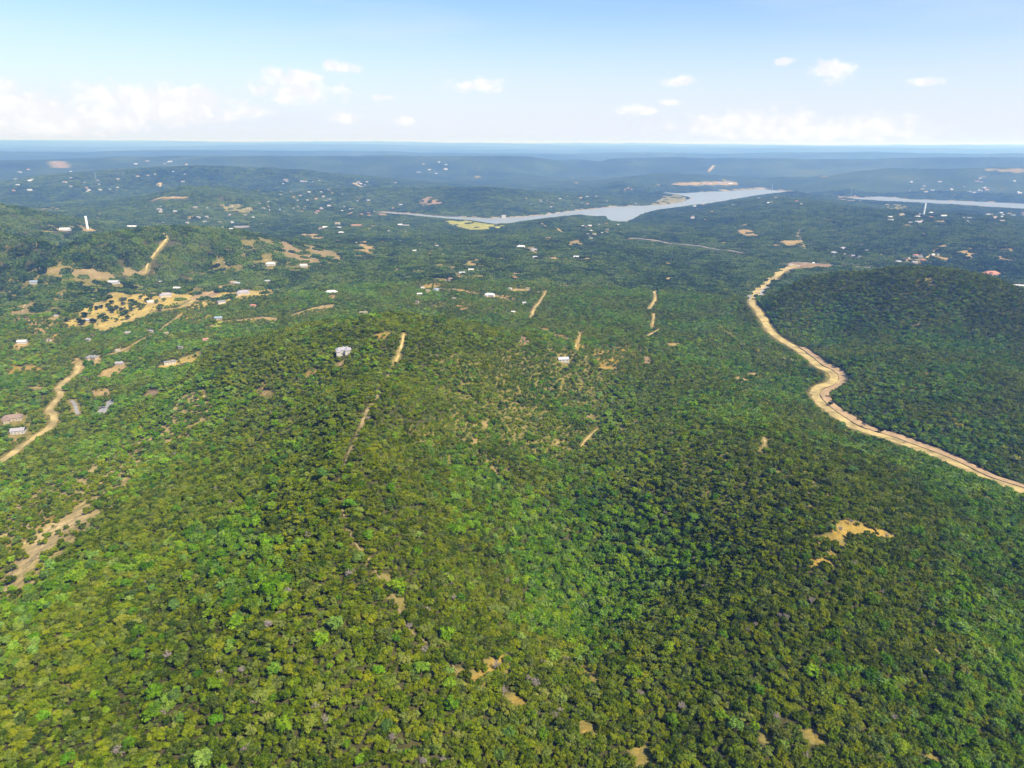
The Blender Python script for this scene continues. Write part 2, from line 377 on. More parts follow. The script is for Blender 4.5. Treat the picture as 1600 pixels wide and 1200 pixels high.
# ------------------------------------------------------------------ clearings (outline, colour, share of the woodland left standing)
YEL, TAN, PNK, MUD, LIM, GRY, BRN = (.25, .165, .034), (.28, .19, .075), (.23, .15, .085), (.18, .155, .050), (.26, .28, .03), (.26, .25, .26), (.20, .145, .065)
CLEAR = [
 ([(128,482),(150,472),(182,456),(262,457),(300,460),(298,468),(262,480),(235,489),(190,508),(155,518),(145,509),(108,512),(95,502),(146,494),(118,490)], (.34, .245, .065), .05),
 ([(345,458),(400,454),(428,451),(420,461),(362,468),(300,483),(288,477),(320,468)], (.33, .24, .075), .2),
 ([(243,577),(255,568),(280,560),(312,550),(309,562),(285,568),(262,573)], (.34, .245, .065), 0), ([(221,621),(232,610),(251,603),(248,613),(230,622)], PNK, 0),
 ([(139,616),(150,607),(170,606),(174,616),(158,621)], TAN, 0), ([(0,584),(20,571),(50,572),(72,569),(70,580),(40,577),(22,584)], YEL, .1),
 ([(114,562),(128,560),(131,575),(124,583),(116,577)], TAN, 0), ([(154,583),(175,574),(205,566),(214,569),(190,577),(177,592),(160,591)], TAN, 0),
 ([(127,589),(139,587),(144,595),(132,597)], PNK, 0), ([(150,560),(162,558),(160,566),(146,568)], TAN, 0), ([(184,541),(200,546),(196,551),(188,548)], TAN, 0),
 ([(0,905),(30,868),(55,838),(95,808),(140,793),(152,800),(120,824),(85,852),(40,892),(12,938),(0,948)], (.34, .25, .12), .08),
 ([(0,852),(40,830),(95,795),(150,762),(160,770),(100,805),(50,840),(0,870)], YEL, .35), ([(150,720),(230,670),(300,640),(310,655),(220,705),(150,745)], YEL, .72),
 ([(0,800),(150,705),(310,600),(335,640),(210,740),(140,835),(40,925),(0,985)], (.29, .22, .085), .38), ([(820,520),(1010,530),(1030,575),(930,590),(850,560)], (.22, .17, .05), .76), ([(1262,842),(1300,838),(1300,890),(1270,895)], YEL, .55), ([(1250,755),(1310,760),(1320,800),(1290,815)], YEL, .6),
 ([(680,560),(860,540),(960,600),(900,740),(780,760),(700,680)], (.24, .19, .06), .82), ([(960,700),(1200,680),(1330,760),(1250,830),(1050,760)], (.24, .19, .06), .84), ([(300,640),(480,560),(540,600),(420,700),(300,720)], (.24, .19, .06), .76),
 ([(10,485),(45,470),(60,492),(30,505)], BRN, .4), ([(40,500),(95,495),(92,516),(50,521)], TAN, .35), ([(300,462),(345,452),(342,470),(305,478)], PNK, .2), ([(258,482),(300,478),(332,490),(346,500),(300,506)], YEL, .5), ([(75,525),(95,520),(92,530),(78,532)], YEL, .1), ([(143,518),(152,516),(150,524),(140,524)], PNK, 0), ([(20,540),(42,532),(44,538),(24,546)], TAN, .1),
 ([(0,440),(200,440),(440,446),(430,480),(330,500),(250,540),(150,600),(0,620)], YEL, .84), ([(640,425),(760,400),(830,440),(840,490),(720,490),(640,480)], TAN, .82), ([(880,520),(1000,530),(1010,580),(930,585),(870,560)], YEL, .72), ([(0,600),(130,590),(120,650),(60,700),(0,720)], TAN, .8), ([(400,370),(560,370),(600,400),(480,425),(300,425)], BRN, .75),
 ([(760,620),(860,610),(900,660),(880,720),(790,700)], YEL, .8), ([(1230,755),(1320,770),(1330,810),(1250,800)], YEL, .8), ([(640,660),(720,640),(740,690),(660,720)], BRN, .85), ([(1380,560),(1480,570),(1500,610),(1400,610)], BRN, .85), ([(60,950),(130,940),(140,1060),(80,1080)], BRN, .85),
 ([(400,603),(411,599),(426,616),(413,621),(403,613)], TAN, 0), ([(470,587),(480,579),(497,577),(494,585),(478,590)], YEL, .1), ([(583,527),(600,520),(614,520),(608,527),(592,531)], YEL, .1),
 ([(525,567),(536,565),(538,573),(526,574)], PNK, 0), ([(842,511),(850,511),(868,520),(884,528),(878,531),(860,524)], YEL, .1), ([(899,536),(904,520),(912,518),(908,532),(909,549),(900,552)], YEL, .05),
 ([(930,540),(952,541),(985,549),(1000,556),(978,562),(962,575),(938,575),(930,560)], YEL, .42), ([(936,566),(955,567),(960,574),(940,576)], TAN, 0), ([(1003,560),(1012,556),(1019,566),(1008,571)], PNK, 0),
 ([(808,518),(822,526),(828,536),(812,538)], PNK, .3), ([(728,686),(741,682),(748,690),(736,697)], TAN, 0), ([(755,662),(763,656),(766,664),(757,672)], TAN, .3), ([(757,727),(772,730),(785,742),(770,740)], TAN, .2),
 ([(915,648),(930,652),(940,654),(932,657),(917,653)], PNK, 0), ([(960,667),(975,664),(976,671),(962,672)], TAN, .2), ([(985,657),(1015,658),(1014,661),(986,660)], TAN, .3), ([(930,718),(937,718),(934,730),(929,727)], TAN, .2), ([(975,730),(983,735),(978,745)], TAN, .2),
 ([(1296,816),(1303,807),(1330,814),(1360,817),(1390,838),(1402,858),(1380,846),(1345,832),(1320,833),(1311,852),(1300,842)], YEL, .06),
 ([(1262,848),(1285,845),(1284,853),(1264,856)], YEL, .25), ([(1278,874),(1291,868),(1292,885),(1275,888)], YEL, .3), ([(1295,763),(1308,778),(1300,785)], TAN, .3),
 ([(712,1048),(735,1056),(755,1046),(778,1027),(793,1029),(786,1046),(760,1058),(742,1074),(722,1064)], YEL, 0), ([(795,1088),(820,1092),(822,1103),(800,1100)], YEL, .1),
 ([(904,1132),(918,1128),(928,1146),(912,1150)], YEL, .1), ([(908,1036),(918,1036),(934,1062),(922,1070)], YEL, .1), ([(990,1168),(1014,1180),(1020,1200),(1002,1196)], YEL, .1), ([(1196,1138),(1212,1138),(1210,1160),(1196,1158)], YEL, .1),
 ([(1252,1140),(1285,1148),(1292,1160),(1262,1156)], YEL, .15), ([(1456,1160),(1472,1160),(1474,1195),(1460,1195)], YEL, .15), ([(1462,1016),(1470,1016),(1468,1030)], YEL, .3),
 ([(596,900),(612,905),(628,940),(622,948),(606,922)], BRN, .4), ([(100,1012),(112,995),(116,1000),(106,1040)], TAN, .3),
 ([(1150,588),(1172,594),(1168,598),(1152,594)], TAN, 0), ([(1166,583),(1186,582),(1188,587),(1170,588)], TAN, 0), ([(1044,536),(1062,536),(1062,540),(1046,540)], TAN, 0),
 ([(1150,360),(1165,358),(1190,362),(1186,368),(1162,368)], TAN, 0), ([(1218,377),(1236,374),(1252,376),(1248,382),(1222,381)], TAN, 0),
 ([(1216,420),(1226,411),(1262,410),(1308,413),(1300,417),(1272,417),(1240,420),(1222,427)], PNK, 0),
 ([(690,343),(740,346),(790,352),(760,362),(718,355)], (.27, .25, .05), 0), ([(1016,320),(1036,306),(1080,307),(1062,317),(1032,322)], MUD, 0), ([(945,334),(965,333),(962,339),(950,341)], MUD, 0), ([(978,341),(988,339),(984,347),(970,348)], MUD, 0),
 ([(428,378),(450,377),(472,394),(502,405),(490,413),(460,412),(446,396)], BRN, .2), ([(470,385),(486,383),(537,402),(532,407),(505,400)], BRN, .15), ([(468,365),(500,365),(506,371),(490,374)], TAN, .3), ([(560,378),(570,376),(590,384),(575,396),(562,392)], TAN, .4),
 ([(70,424),(110,419),(182,430),(190,438),(130,435)], BRN, .25), ([(190,420),(225,421),(226,428),(195,428)], BRN, .25), ([(345,320),(372,318),(396,325),(390,333),(352,330)], MUD, .1), ([(60,324),(98,325),(96,329),(62,329)], MUD, .2), ([(125,352),(150,335),(158,332),(150,345),(138,357)], PNK, .2), ([(118,358),(150,357),(148,361),(125,361)], TAN, 0), ([(62,358),(110,352),(108,360),(64,362)], TAN, .5),
 ([(655,447),(685,442),(692,446),(660,451)], YEL, .2), ([(694,434),(706,430),(706,436),(696,438)], TAN, 0), ([(708,410),(718,407),(716,413)], TAN, 0), ([(731,410),(742,406),(744,413),(735,414)], TAN, 0), ([(705,448),(740,455),(760,458),(758,462),(720,456)], YEL, .35), ([(672,475),(690,470),(692,478),(675,480)], YEL, .4), ([(700,482),(730,474),(745,468),(750,473),(720,485)], YEL, .5), ([(760,460),(800,462),(808,470),(770,466)], TAN, .35),
 ([(800,452),(828,453),(828,457),(802,456)], TAN, .1), ([(850,372),(866,368),(866,374),(852,377)], BRN, .1), ([(886,378),(910,372),(908,380),(890,383)], BRN, .2), ([(830,392),(850,396),(880,404),(870,406),(838,400)], TAN, .35), ([(1015,378),(1026,378),(1026,382),(1016,383)], MUD, 0), ([(1040,408),(1050,406),(1046,412),(1038,412)], TAN, 0),
 ([(1502,391),(1520,387),(1524,394),(1508,410),(1500,402)], TAN, .15), ([(1556,384),(1592,385),(1590,391),(1562,392)], TAN, .2), ([(1556,402),(1572,398),(1566,407)], TAN, 0), ([(1470,402),(1486,402),(1484,406),(1468,406)], TAN, .1), ([(1400,404),(1460,406),(1456,410),(1404,407)], PNK, .3), ([(1380,318),(1412,320),(1424,328),(1400,330)], MUD, .15), ([(1330,305),(1390,310),(1370,316),(1300,310)], BRN, .45), ([(1450,345),(1482,344),(1478,348)], TAN, .3),
 ([(655,312),(672,307),(688,314),(694,320),(660,320)], PNK, .2), ([(540,333),(600,330),(640,333),(600,337),(550,337)], PNK, .4), ([(972,296),(985,291),(990,297),(974,300)], PNK, .3), ([(1536,265),(1600,264),(1600,270)], BRN, .3), ([(1050,287),(1150,284),(1152,289),(1052,290)], TAN, .2),
 ([(152,647),(155,632),(180,621),(180,630),(166,646)], GRY, 0), ([(334,505),(346,501),(348,510),(335,513)], LIM, 0), ([(314,514),(332,506),(336,513)], TAN, .2), ([(348,500),(400,496),(432,497),(430,501),(360,506)], TAN, .45), ([(455,492),(500,478),(522,476),(520,482),(480,492)], TAN, .45), ([(8,690),(20,672),(26,680),(34,692),(14,694)], TAN, .1), ([(6,655),(18,645),(40,652),(38,658)], YEL, .2),
 ([(513,462),(526,460),(524,468),(516,466)], TAN, 0), ([(75,252),(95,253),(106,262),(85,262)], PNK, .2), ([(1185,452),(1205,440),(1215,430),(1200,452),(1188,462)], GRY, .2),
 ([(1168,462),(1182,450),(1180,462),(1172,474)], GRY, .3), ([(885,400),(905,402),(930,404),(900,405)], TAN, .4), ([(1420,510),(1440,505),(1438,512)], BRN, .4), ([(1430,440),(1450,435),(1465,440)], BRN, .4),
]
rq = random.Random(21)
for (u0, u1, v0, v1, cnt, sz) in ((0, 620, 335, 450, 50, 5), (560, 860, 370, 480, 34, 5), (820, 1180, 350, 480, 22, 4), (1000, 1600, 330, 410, 40, 5), (0, 330, 510, 640, 16, 6), (300, 1600, 275, 330, 36, 3.5), (640, 1100, 500, 720, 22, 5), (0, 500, 650, 760, 12, 6)):
    for _ in range(cnt):
        u, v, a = rq.uniform(u0, u1), rq.uniform(v0, v1), sz * rq.uniform(.4, 1.3)
        CLEAR.append(([(u + a * math.cos(t_) * rq.uniform(.5, 1.2), v + a * .3 * math.sin(t_) * rq.uniform(.5, 1.2)) for t_ in np.arange(0, 6.2, .9)], rq.choice([TAN, TAN, BRN, PNK, YEL]), rq.choice([.1, .3, .5])))
clear_polys = []
for poly, c, keep in CLEAR:
    g = ground(poly)
    clear_polys.append((g[:, :2], c, keep))

# ------------------------------------------------------------------ roads and tracks: (name, line of sight points, width m, material key, clear margin)
ROADS = [
 ('dirt_road', [(1640,786),(1600,768),(1540,747),(1480,720),(1430,699),(1385,685),(1345,671),(1315,653),(1293,640),(1278,626),(1273,614),(1284,604),(1300,597),(1302,588),(1294,579),(1277,570),(1262,557),(1246,547),(1225,534),(1204,519),(1194,501),(1184,483),(1175,470),(1181,459),(1197,443),(1213,430),(1228,420),(1246,414)], 15.0, 'dirt', 5),
 ('paved_road', [(1232,411),(1262,411),(1312,415),(1360,418)], 11.0, 'asphalt', 4),
 ('dirt_road', [(-20,737),(0,722),(22,707),(50,687),(72,672),(84,660),(84,648),(76,642),(84,630),(95,618),(92,608),(97,600),(110,590),(120,580),(124,568)], 9.0, 'dirt', 2),
 ('dirt_track', [(52,606),(75,607),(92,606)], 5.0, 'dirt', 2),
 ('paved_drive', [(112,626),(117,632),(119,640),(122,647)], 5.0, 'asphalt', 3),
 ('dirt_track', [(228,427),(230,415),(238,402),(248,388),(258,377),(260,370),(255,364)], 8.0, 'dirt', 5),
 ('dirt_track', [(631,521),(629,533),(625,548),(621,560),(616,569)], 3.6, 'dirt', 1.5),
 ('dirt_track', [(616,569),(605,590),(596,603),(589,616),(582,630),(572,646),(562,672),(548,700),(538,728)], 2.8, 'track', 1.6),
 ('dirt_track', [(538,728),(531,760),(536,800),(556,850),(580,880),(600,915),(620,945),(640,985),(690,1020),(715,1050)], 1.5, 'track', .5),
 ('dirt_track', [(907,699),(915,688),(924,679),(936,669)], 3.6, 'dirt', 1.5),
 ('dirt_track', [(900,548),(900,538),(906,526),(904,518)], 3.6, 'dirt', 2),
 ('dirt_track', [(829,496),(834,484),(843,472),(851,459),(854,454)], 6.0, 'dirt', 3),
 ('dirt_track', [(35,490),(42,473),(70,466),(125,452)], 4.5, 'dirt', 3), ('dirt_track', [(150,514),(200,500),(240,487),(282,481)], 7.0, 'dirt', 3), ('dirt_track', [(430,451),(400,456),(360,462)], 6.5, 'dirt', 3),
 ('dirt_track', [(660,448),(700,452),(740,458),(790,466)], 6.0, 'dirt', 3), ('dirt_track', [(800,453),(812,452),(826,456),(852,455)], 5.0, 'dirt', 3), ('dirt_track', [(456,492),(490,482),(520,476)], 5.0, 'dirt', 3), ('dirt_track', [(345,503),(400,497),(432,498)], 5.0, 'dirt', 3), ('dirt_track', [(124,568),(150,557),(190,548),(240,522),(285,490)], 4.5, 'dirt', 2),
 ('dirt_track', [(1019,512),(1021,500),(1022,490)], 5.0, 'dirt', 4),
 ('dirt_track', [(1014,482),(1019,476),(1023,470),(1024,462),(1022,455),(1018,446)], 7.0, 'dirt', 4),
 ('dirt_track', [(1008,526),(1020,520),(1030,514)], 3.0, 'dirt', 2),
 ('dirt_track', [(1041,438),(1048,430)], 6.0, 'dirt', 4), ('dirt_track', [(1077,420),(1082,409)], 6.0, 'dirt', 4),
 ('dirt_track', [(1190,706),(1195,694),(1193,683)], 3.5, 'dirt', 1.5),
 ('dirt_track', [(278,482),(298,472),(318,462),(336,454),(345,449),(340,446)], 9.0, 'dirt', 4),
 ('dirt_track', [(1260,391),(1256,382),(1250,374),(1246,366),(1250,359)], 10.0, 'dirt', 6),
 ('dirt_track', [(470,367),(490,369),(504,374),(530,376),(552,378),(565,383),(572,390)], 8.0, 'dirt', 5),
 ('dirt_track', [(1446,406),(1452,398),(1460,392),(1478,383)], 7.0, 'dirt', 6), ('dirt_track', [(1370,402),(1378,397)], 8.0, 'dirt', 5),
 ('paved_road', [(985,372),(1030,377),(1070,382),(1110,388),(1160,395)], 10.0, 'asphalt', 8),
 ('dirt_track', [(1108,268),(1112,262),(1116,259)], 24.0, 'dirt', 18), ('dirt_track', [(352,418),(358,410)], 8.0, 'dirt', 6), ('dirt_track', [(330,416),(345,407)], 5.0, 'dirt', 5),
 ('dirt_track', [(245,289),(251,286),(250,292)], 16.0, 'dirt', 12), ('dirt_track', [(552,286),(560,290),(566,292)], 26.0, 'dirt', 14),
 ('dirt_track', [(240,312),(270,309),(292,309)], 20.0, 'dirt', 16), ('dirt_track', [(835,346),(850,352),(870,357),(880,364)], 8.0, 'dirt', 7),
]


def smooth_line(P, step):
    P = np.asarray(P, float)
    out = []
    for i in range(len(P) - 1):
        p0 = P[max(i - 1, 0)]; p1 = P[i]; p2 = P[i + 1]; p3 = P[min(i + 2, len(P) - 1)]
        n = max(2, int(np.linalg.norm(p2 - p1) / step))
        for k in range(n):
            t = k / n
            out.append(0.5 * ((2 * p1) + (p2 - p0) * t + (2 * p0 - 5 * p1 + 4 * p2 - p3) * t * t + (3 * p1 - p0 - 3 * p2 + p3) * t ** 3))
    out.append(P[-1])
    return np.array(out)


road_lines = []
for (nm, px, wd, mk, mg) in ROADS:
    g = ground(px)[:, :2]
    if nm == 'dirt_track' and mk == 'dirt' and wd < 12:
        wd *= .7; mg *= .7
    L = smooth_line(g, max(3.0, wd * 0.5))
    road_lines.append((nm, L, wd, mk, mg))


def line_dist(px, py, L):
    d = np.full(px.shape, 1e18)
    L = L[::2] if len(L) > 8 else L
    for i in range(len(L) - 1):
        ax, ay = L[i]; ex, ey = L[i + 1] - L[i]
        t = np.clip(((px - ax) * ex + (py - ay) * ey) / (ex * ex + ey * ey + 1e-9), 0, 1)
        d = np.minimum(d, (px - ax - t * ex) ** 2 + (py - ay - t * ey) ** 2)
    return np.sqrt(d)


# smooth the ground into a bench along the big dirt road
for (nm, L, wd, mk, mg) in road_lines[:1]:
    lo, hi = L.min(0) - 60, L.max(0) + 60
    ii = np.where((GX > lo[0]) & (GX < hi[0]))[0]; jj = np.where((GY > lo[1]) & (GY < hi[1]))[0]
    sx_, sy_ = np.meshgrid(GX[ii], GY[jj])
    bd = np.full(sx_.shape, 1e18); bz = np.zeros(sx_.shape)
    hz = height(L[:, 0], L[:, 1])
    k = np.ones(15) / 15
    hz = np.convolve(np.pad(hz, 7, mode='edge'), k, 'valid')
    for i in range(len(L)):
        d = (sx_ - L[i, 0]) ** 2 + (sy_ - L[i, 1]) ** 2
        b = d < bd
        bd = np.where(b, d, bd); bz = np.where(b, hz[i], bz)
    f = 1 - sm(9, 34, np.sqrt(bd))
    sub = ZZ[np.ix_(jj, ii)]
    ZZ[np.ix_(jj, ii)] = sub * (1 - f) + bz * f


# ------------------------------------------------------------------ object helpers
def tag(o, label=None, cat=None, group=None, kind=None):
    if label: o['label'] = label
    if cat: o['category'] = cat
    if group: o['group'] = group
    if kind: o['kind'] = kind
    return o


def mesh_of(name, verts, faces, mat=None, smooth=False, mats=None, mi=None):
    me = bpy.data.meshes.new(name)
    me.from_pydata([tuple(map(float, v)) for v in verts], [], [tuple(map(int, f)) for f in faces])
    for m_ in (mats or ([mat] if mat else [])):
        me.materials.append(m_)
    if mi is not None:
        me.polygons.foreach_set('material_index', np.asarray(mi, np.int32))
    if smooth:
        me.polygons.foreach_set('use_smooth', np.ones(len(me.polygons), bool))
    me.update()
    return me


def obj(name, me, parent=None, loc=None):
    o = bpy.data.objects.new(name, me)
    COL.objects.link(o)
    if parent is not None: o.parent = parent
    if loc is not None: o.location = loc
    return o


def empty(name, loc, rz=0.0, s=1.0):
    o = bpy.data.objects.new(name, None)
    COL.objects.link(o)
    o.location = loc; o.rotation_euler = (0, 0, rz); o.scale = (s, s, s)
    o.empty_display_size = 1.0
    return o


def material(name):
    m = bpy.data.materials.new(name)
    m.use_nodes = True
    return m, NT(m.node_tree)


def out_surface(n, shader, disp=None):
    o = n.n('ShaderNodeOutputMaterial')
    n.t.links.new(shader, o.inputs[0])
    return o


def rough_mat(name, col, var=0.25, scale=0.6, rough=0.9, metal=0.0, bump=0.0):
    m, n = material(name)
    p = n.n('ShaderNodeNewGeometry').outputs['Position']
    nz = n.n('ShaderNodeTexNoise', {'Vector': p, 'Scale': scale, 'Detail': 5.0, 'Roughness': 0.6}).outputs[0]
    f = n.maprange(nz, 0.3, 0.7, 1 - var, 1 + var)
    c = n.n('ShaderNodeVectorMath', {0: (*col[:3],), 'Scale': f}, operation='SCALE').outputs[0]
    b = n.n('ShaderNodeBsdfPrincipled', {'Base Color': c, 'Roughness': rough, 'Metallic': metal, 'Specular IOR Level': 0.25})
    if bump:
        bp = n.n('ShaderNodeBump', {'Height': nz, 'Strength': bump, 'Distance': 1.0}).outputs[0]
        n.t.links.new(bp, b.inputs['Normal'])
    out_surface(n, b.outputs[0])
    return m


# ------------------------------------------------------------------ ground sheet
nV = XX.size
gc = np.zeros((nV, 4), np.float32)
fx_, fy_ = XX.ravel(), YY.ravel()
rr_ = np.hypot(fx_, fy_)
gc[:, :3] = (0.075, 0.066, 0.030)
bare = np.zeros(nV, np.float32)
tint = np.zeros((nV, 3), np.float32); tint[:] = TAN
sp = np.maximum(np.gradient(GX)[None, :].repeat(len(GY), 0), np.gradient(GY)[:, None].repeat(len(GX), 1)).ravel()
for poly, c, keep in clear_polys:
    lo, hi = poly.min(0) - 40, poly.max(0) + 40
    ix = np.where((fx_ > lo[0]) & (fx_ < hi[0]) & (fy_ > lo[1]) & (fy_ < hi[1]))[0]
    if not len(ix): continue
    s = poly_sd(fx_[ix], fy_[ix], poly)
    s = s + min(10.0, 0.2 * float(np.ptp(poly, axis=0).min())) * fbm(fx_[ix] / 16, fy_[ix] / 16, 3, 89)
    b = np.clip((0.62 if keep < .6 else 0.5) - s / np.maximum(10.0, 1.3 * np.minimum(sp[ix], 40)), 0, 1)
    if keep >= .6: b = np.minimum(b, .41)
    better = b > bare[ix]
    bare[ix] = np.where(better, b, bare[ix])
    tint[ix] = np.where(better[:, None], np.array(c)[None], tint[ix])
for (nm, L, wd, mk, mg) in road_lines:
    lo, hi = L.min(0) - 30, L.max(0) + 30
    ix = np.where((fx_ > lo[0]) & (fx_ < hi[0]) & (fy_ > lo[1]) & (fy_ < hi[1]))[0]
    if not len(ix): continue
    d = line_dist(fx_[ix], fy_[ix], L)
    b = np.clip(1.1 - d / (wd * 0.5 + mg + 3), 0, 1) * (0.5 if mk == 'track' else 0.8)
    bare[ix] = np.maximum(bare[ix], b)
# bare drawn-down margin of the lake
ls = LSD.ravel()
shore = np.clip(1.25 - np.abs(ls - 10) / 34.0, 0, 1) * (0.35 + 0.65 * (fbm(fx_ / 260, fy_ / 260, 3, 77) > -0.15))
tint = np.where((shore > bare)[:, None], np.array((.28, .22, .15))[None], tint)
bare = np.maximum(bare, shore).astype(np.float32)
gv = np.stack([fx_, fy_, ZZ.ravel()], 1).astype(np.float32)
ny, nx = XX.shape
idx = np.arange(nV).reshape(ny, nx)
quads = np.stack([idx[:-1, :-1], idx[:-1, 1:], idx[1:, 1:], idx[1:, :-1]], -1).reshape(-1, 4)
me = bpy.data.meshes.new('ground')
me.vertices.add(nV); me.vertices.foreach_set('co', gv.ravel())
me.loops.add(quads.size); me.loops.foreach_set('vertex_index', quads.ravel().astype(np.int32))
me.polygons.add(len(quads)); me.polygons.foreach_set('loop_start', np.arange(0, quads.size, 4, dtype=np.int32))
me.polygons.foreach_set('use_smooth', np.ones(len(quads), bool))
me.update(calc_edges=True)
at = me.attributes.new('bare', 'FLOAT', 'POINT'); at.data.foreach_set('value', bare)
at = me.attributes.new('soil', 'FLOAT_COLOR', 'POINT')
at.data.foreach_set('color', np.concatenate([tint, np.ones((nV, 1))], 1).astype(np.float32).ravel())

m, n = material('ground_scrub')
pos = n.n('ShaderNodeNewGeometry').outputs['Position']
ab = n.n('ShaderNodeAttribute', attribute_name='bare').outputs['Fac']
ac = n.n('ShaderNodeAttribute', attribute_name='soil').outputs['Color']
n1 = n.n('ShaderNodeTexNoise', {'Vector': pos, 'Scale': 0.16, 'Detail': 5.0, 'Roughness': 0.65}).outputs[0]
n2 = n.n('ShaderNodeTexNoise', {'Vector': pos, 'Scale': 0.02, 'Detail': 6.0, 'Roughness': 0.6}).outputs[0]
n3 = n.n('ShaderNodeTexNoise', {'Vector': pos, 'Scale': 0.0022, 'Detail': 8.0, 'Roughness': 0.62}).outputs[0]
n4 = n.n('ShaderNodeTexNoise', {'Vector': pos, 'Scale': 0.00035, 'Detail': 5.0, 'Roughness': 0.6}).outputs[0]
vor = n.n('ShaderNodeTexVoronoi', {'Vector': pos, 'Scale': 0.11}).outputs['Distance']
dry = n.mix(n1, (.034, .034, .011, 1), (.072, .060, .022, 1))
scrub = n.ramp(n.m('MULTIPLY_ADD', n4, 0.55, n.m('MULTIPLY_ADD', n3, 0.5, n.m('MULTIPLY_ADD', vor, -0.35, n.m('MULTIPLY', n2, 0.25)))),
               [(0.25, (.007, .013, .004)), (0.42, (.020, .033, .008)), (0.58, (.046, .066, .017)), (0.78, (.14, .13, .06))])
rr = n.n('ShaderNodeVectorMath', {0: pos}, operation='LENGTH').outputs['Value']
base = n.mix(n.maprange(rr, 5200, 7000), dry, scrub)           # beyond the modelled woodland the wood itself is the surface
thr = n.m('ADD', ab, n.m('MULTIPLY', n.m('SUBTRACT', n1, 0.5), 0.7))
n5 = n.n('ShaderNodeTexNoise', {'Vector': pos, 'Scale': 0.55, 'Detail': 4.0, 'Roughness': 0.7}).outputs[0]
soil = n.n('ShaderNodeVectorMath', {0: ac, 'Scale': n.m('MULTIPLY', n.maprange(n2, 0.25, 0.75, 0.7, 1.2), n.maprange(n5, 0.3, 0.7, 0.72, 1.25))}, operation='SCALE').outputs[0]
soil = n.mix(n.maprange(n1, 0.5, 0.66, 0, 0.6), soil, (.15, .125, .042, 1))
grass = n.mix(n1, (.085, .078, .018, 1), (.21, .165, .048, 1))
colr = n.mix(n.maprange(thr, 0.46, 0.78), n.mix(n.maprange(thr, 0.18, 0.46), base, grass), soil)
b = n.n('ShaderNodeBsdfPrincipled', {'Base Color': colr, 'Roughness': 0.95, 'Specular IOR Level': 0.1})
bp = n.n('ShaderNodeBump', {'Height': n.m('MULTIPLY_ADD', vor, -1.0, n.m('MULTIPLY', n2, 6.0)), 'Strength': 0.6, 'Distance': 3.0}).outputs[0]
n.t.links.new(bp, b.inputs['Normal'])
out_surface(n, b.outputs[0])
me.materials.append(m)
go = obj('ground', me)
tag(go, kind='structure')

# lake
m, n = material('lake_water')
pos = n.n('ShaderNodeNewGeometry').outputs['Position']
wv = n.n('ShaderNodeTexNoise', {'Vector': pos, 'Scale': 0.12, 'Detail': 4.0}).outputs[0]
wl = n.n('ShaderNodeTexNoise', {'Vector': pos, 'Scale': 0.006, 'Detail': 3.0}).outputs[0]
b = n.n('ShaderNodeBsdfPrincipled', {'Base Color': n.mix(wl, (.17, .18, .18, 1), (.25, .25, .24, 1)), 'Roughness': 0.3, 'IOR': 1.33})
n.t.links.new(n.n('ShaderNodeBump', {'Height': wv, 'Strength': 0.25, 'Distance': 0.4}).outputs[0], b.inputs['Normal'])
out_surface(n, b.outputs[0])
x0, x1, y0, y1 = LK[:, 0].min() - 60, LK[:, 0].max() + 60, LK[:, 1].min() - 60, LK[:, 1].max() + 60
lv = [(x0 + (x1 - x0) * i / 40, y0 + (y1 - y0) * j / 20, 0.0) for j in range(21) for i in range(41)]
lf = [(j * 41 + i, j * 41 + i + 1, (j + 1) * 41 + i + 1, (j + 1) * 41 + i) for j in range(20) for i in range(40)]
tag(obj('lake_water', mesh_of('lake_water', lv, lf, m)), kind='structure')

# roads
ROADM = {'dirt': rough_mat('pale_caliche', (.30, .225, .090), 0.38, 0.05, 0.95), 'track': rough_mat('worn_track', (.19, .145, .065), 0.35, 0.1, 0.95),
         'asphalt': rough_mat('old_asphalt', (.20, .19, .19), 0.15, 0.2, 0.9)}
PINK = rough_mat('graded_pink_earth', (.29, .195, .105), 0.2, 0.12, 0.95)


def ribbon(name, L, w0, mat, off=0.0, lift=0.35, jag=0.12, seed=0, taper=None):
    L = np.asarray(L)
    t = np.gradient(L, axis=0); t /= np.linalg.norm(t, axis=1)[:, None] + 1e-9
    nrm_ = np.stack([-t[:, 1], t[:, 0]], 1)
    s = np.arange(len(L))
    V = []; NC = 4
    for i in range(len(L)):
        tp = 1.0 if taper is None else taper(i / (len(L) - 1))
        a = -w0 * tp / 2 * (1 + jag * (vnoise(s[i] * 0.33, seed * 3.3 + 1, 5) + vnoise(s[i] * 0.9, seed * 3.3 + 1, 7) - 1)); c = w0 * tp / 2 * (1 + jag * (vnoise(s[i] * 0.33, seed * 3.3 + 9, 6) + vnoise(s[i] * 0.9, seed * 3.3 + 9, 8) - 1))
        for k in range(NC + 1):
            o_ = a + (c - a) * k / NC + off
            V.append(L[i] + nrm_[i] * o_)
    V = np.array(V)
    Z = height(V[:, 0], V[:, 1]) + lift
    F = [(i * (NC + 1) + k, i * (NC + 1) + k + 1, (i + 1) * (NC + 1) + k + 1, (i + 1) * (NC + 1) + k) for i in range(len(L) - 1) for k in range(NC)]
    return tag(obj(name, mesh_of(name, np.column_stack([V, Z]), F, mat, smooth=True)), kind='structure')


for i, (nm, L, wd, mk, mg) in enumerate(road_lines):
    far = np.hypot(*L.mean(0))
    ribbon(nm, L, wd, ROADM[mk], lift=0.3 + max(0, far - 1500) * 0.0004, jag=0.1 if mk == 'asphalt' else 0.42, seed=i, taper=(lambda t: 1.0 + 0.7 * max(0.0, (t - .55) / .45)) if i == 0 else (lambda t: .35 + .65 * min(1, 5 * t, 5 * (1 - t))) if nm == 'dirt_track' else None)
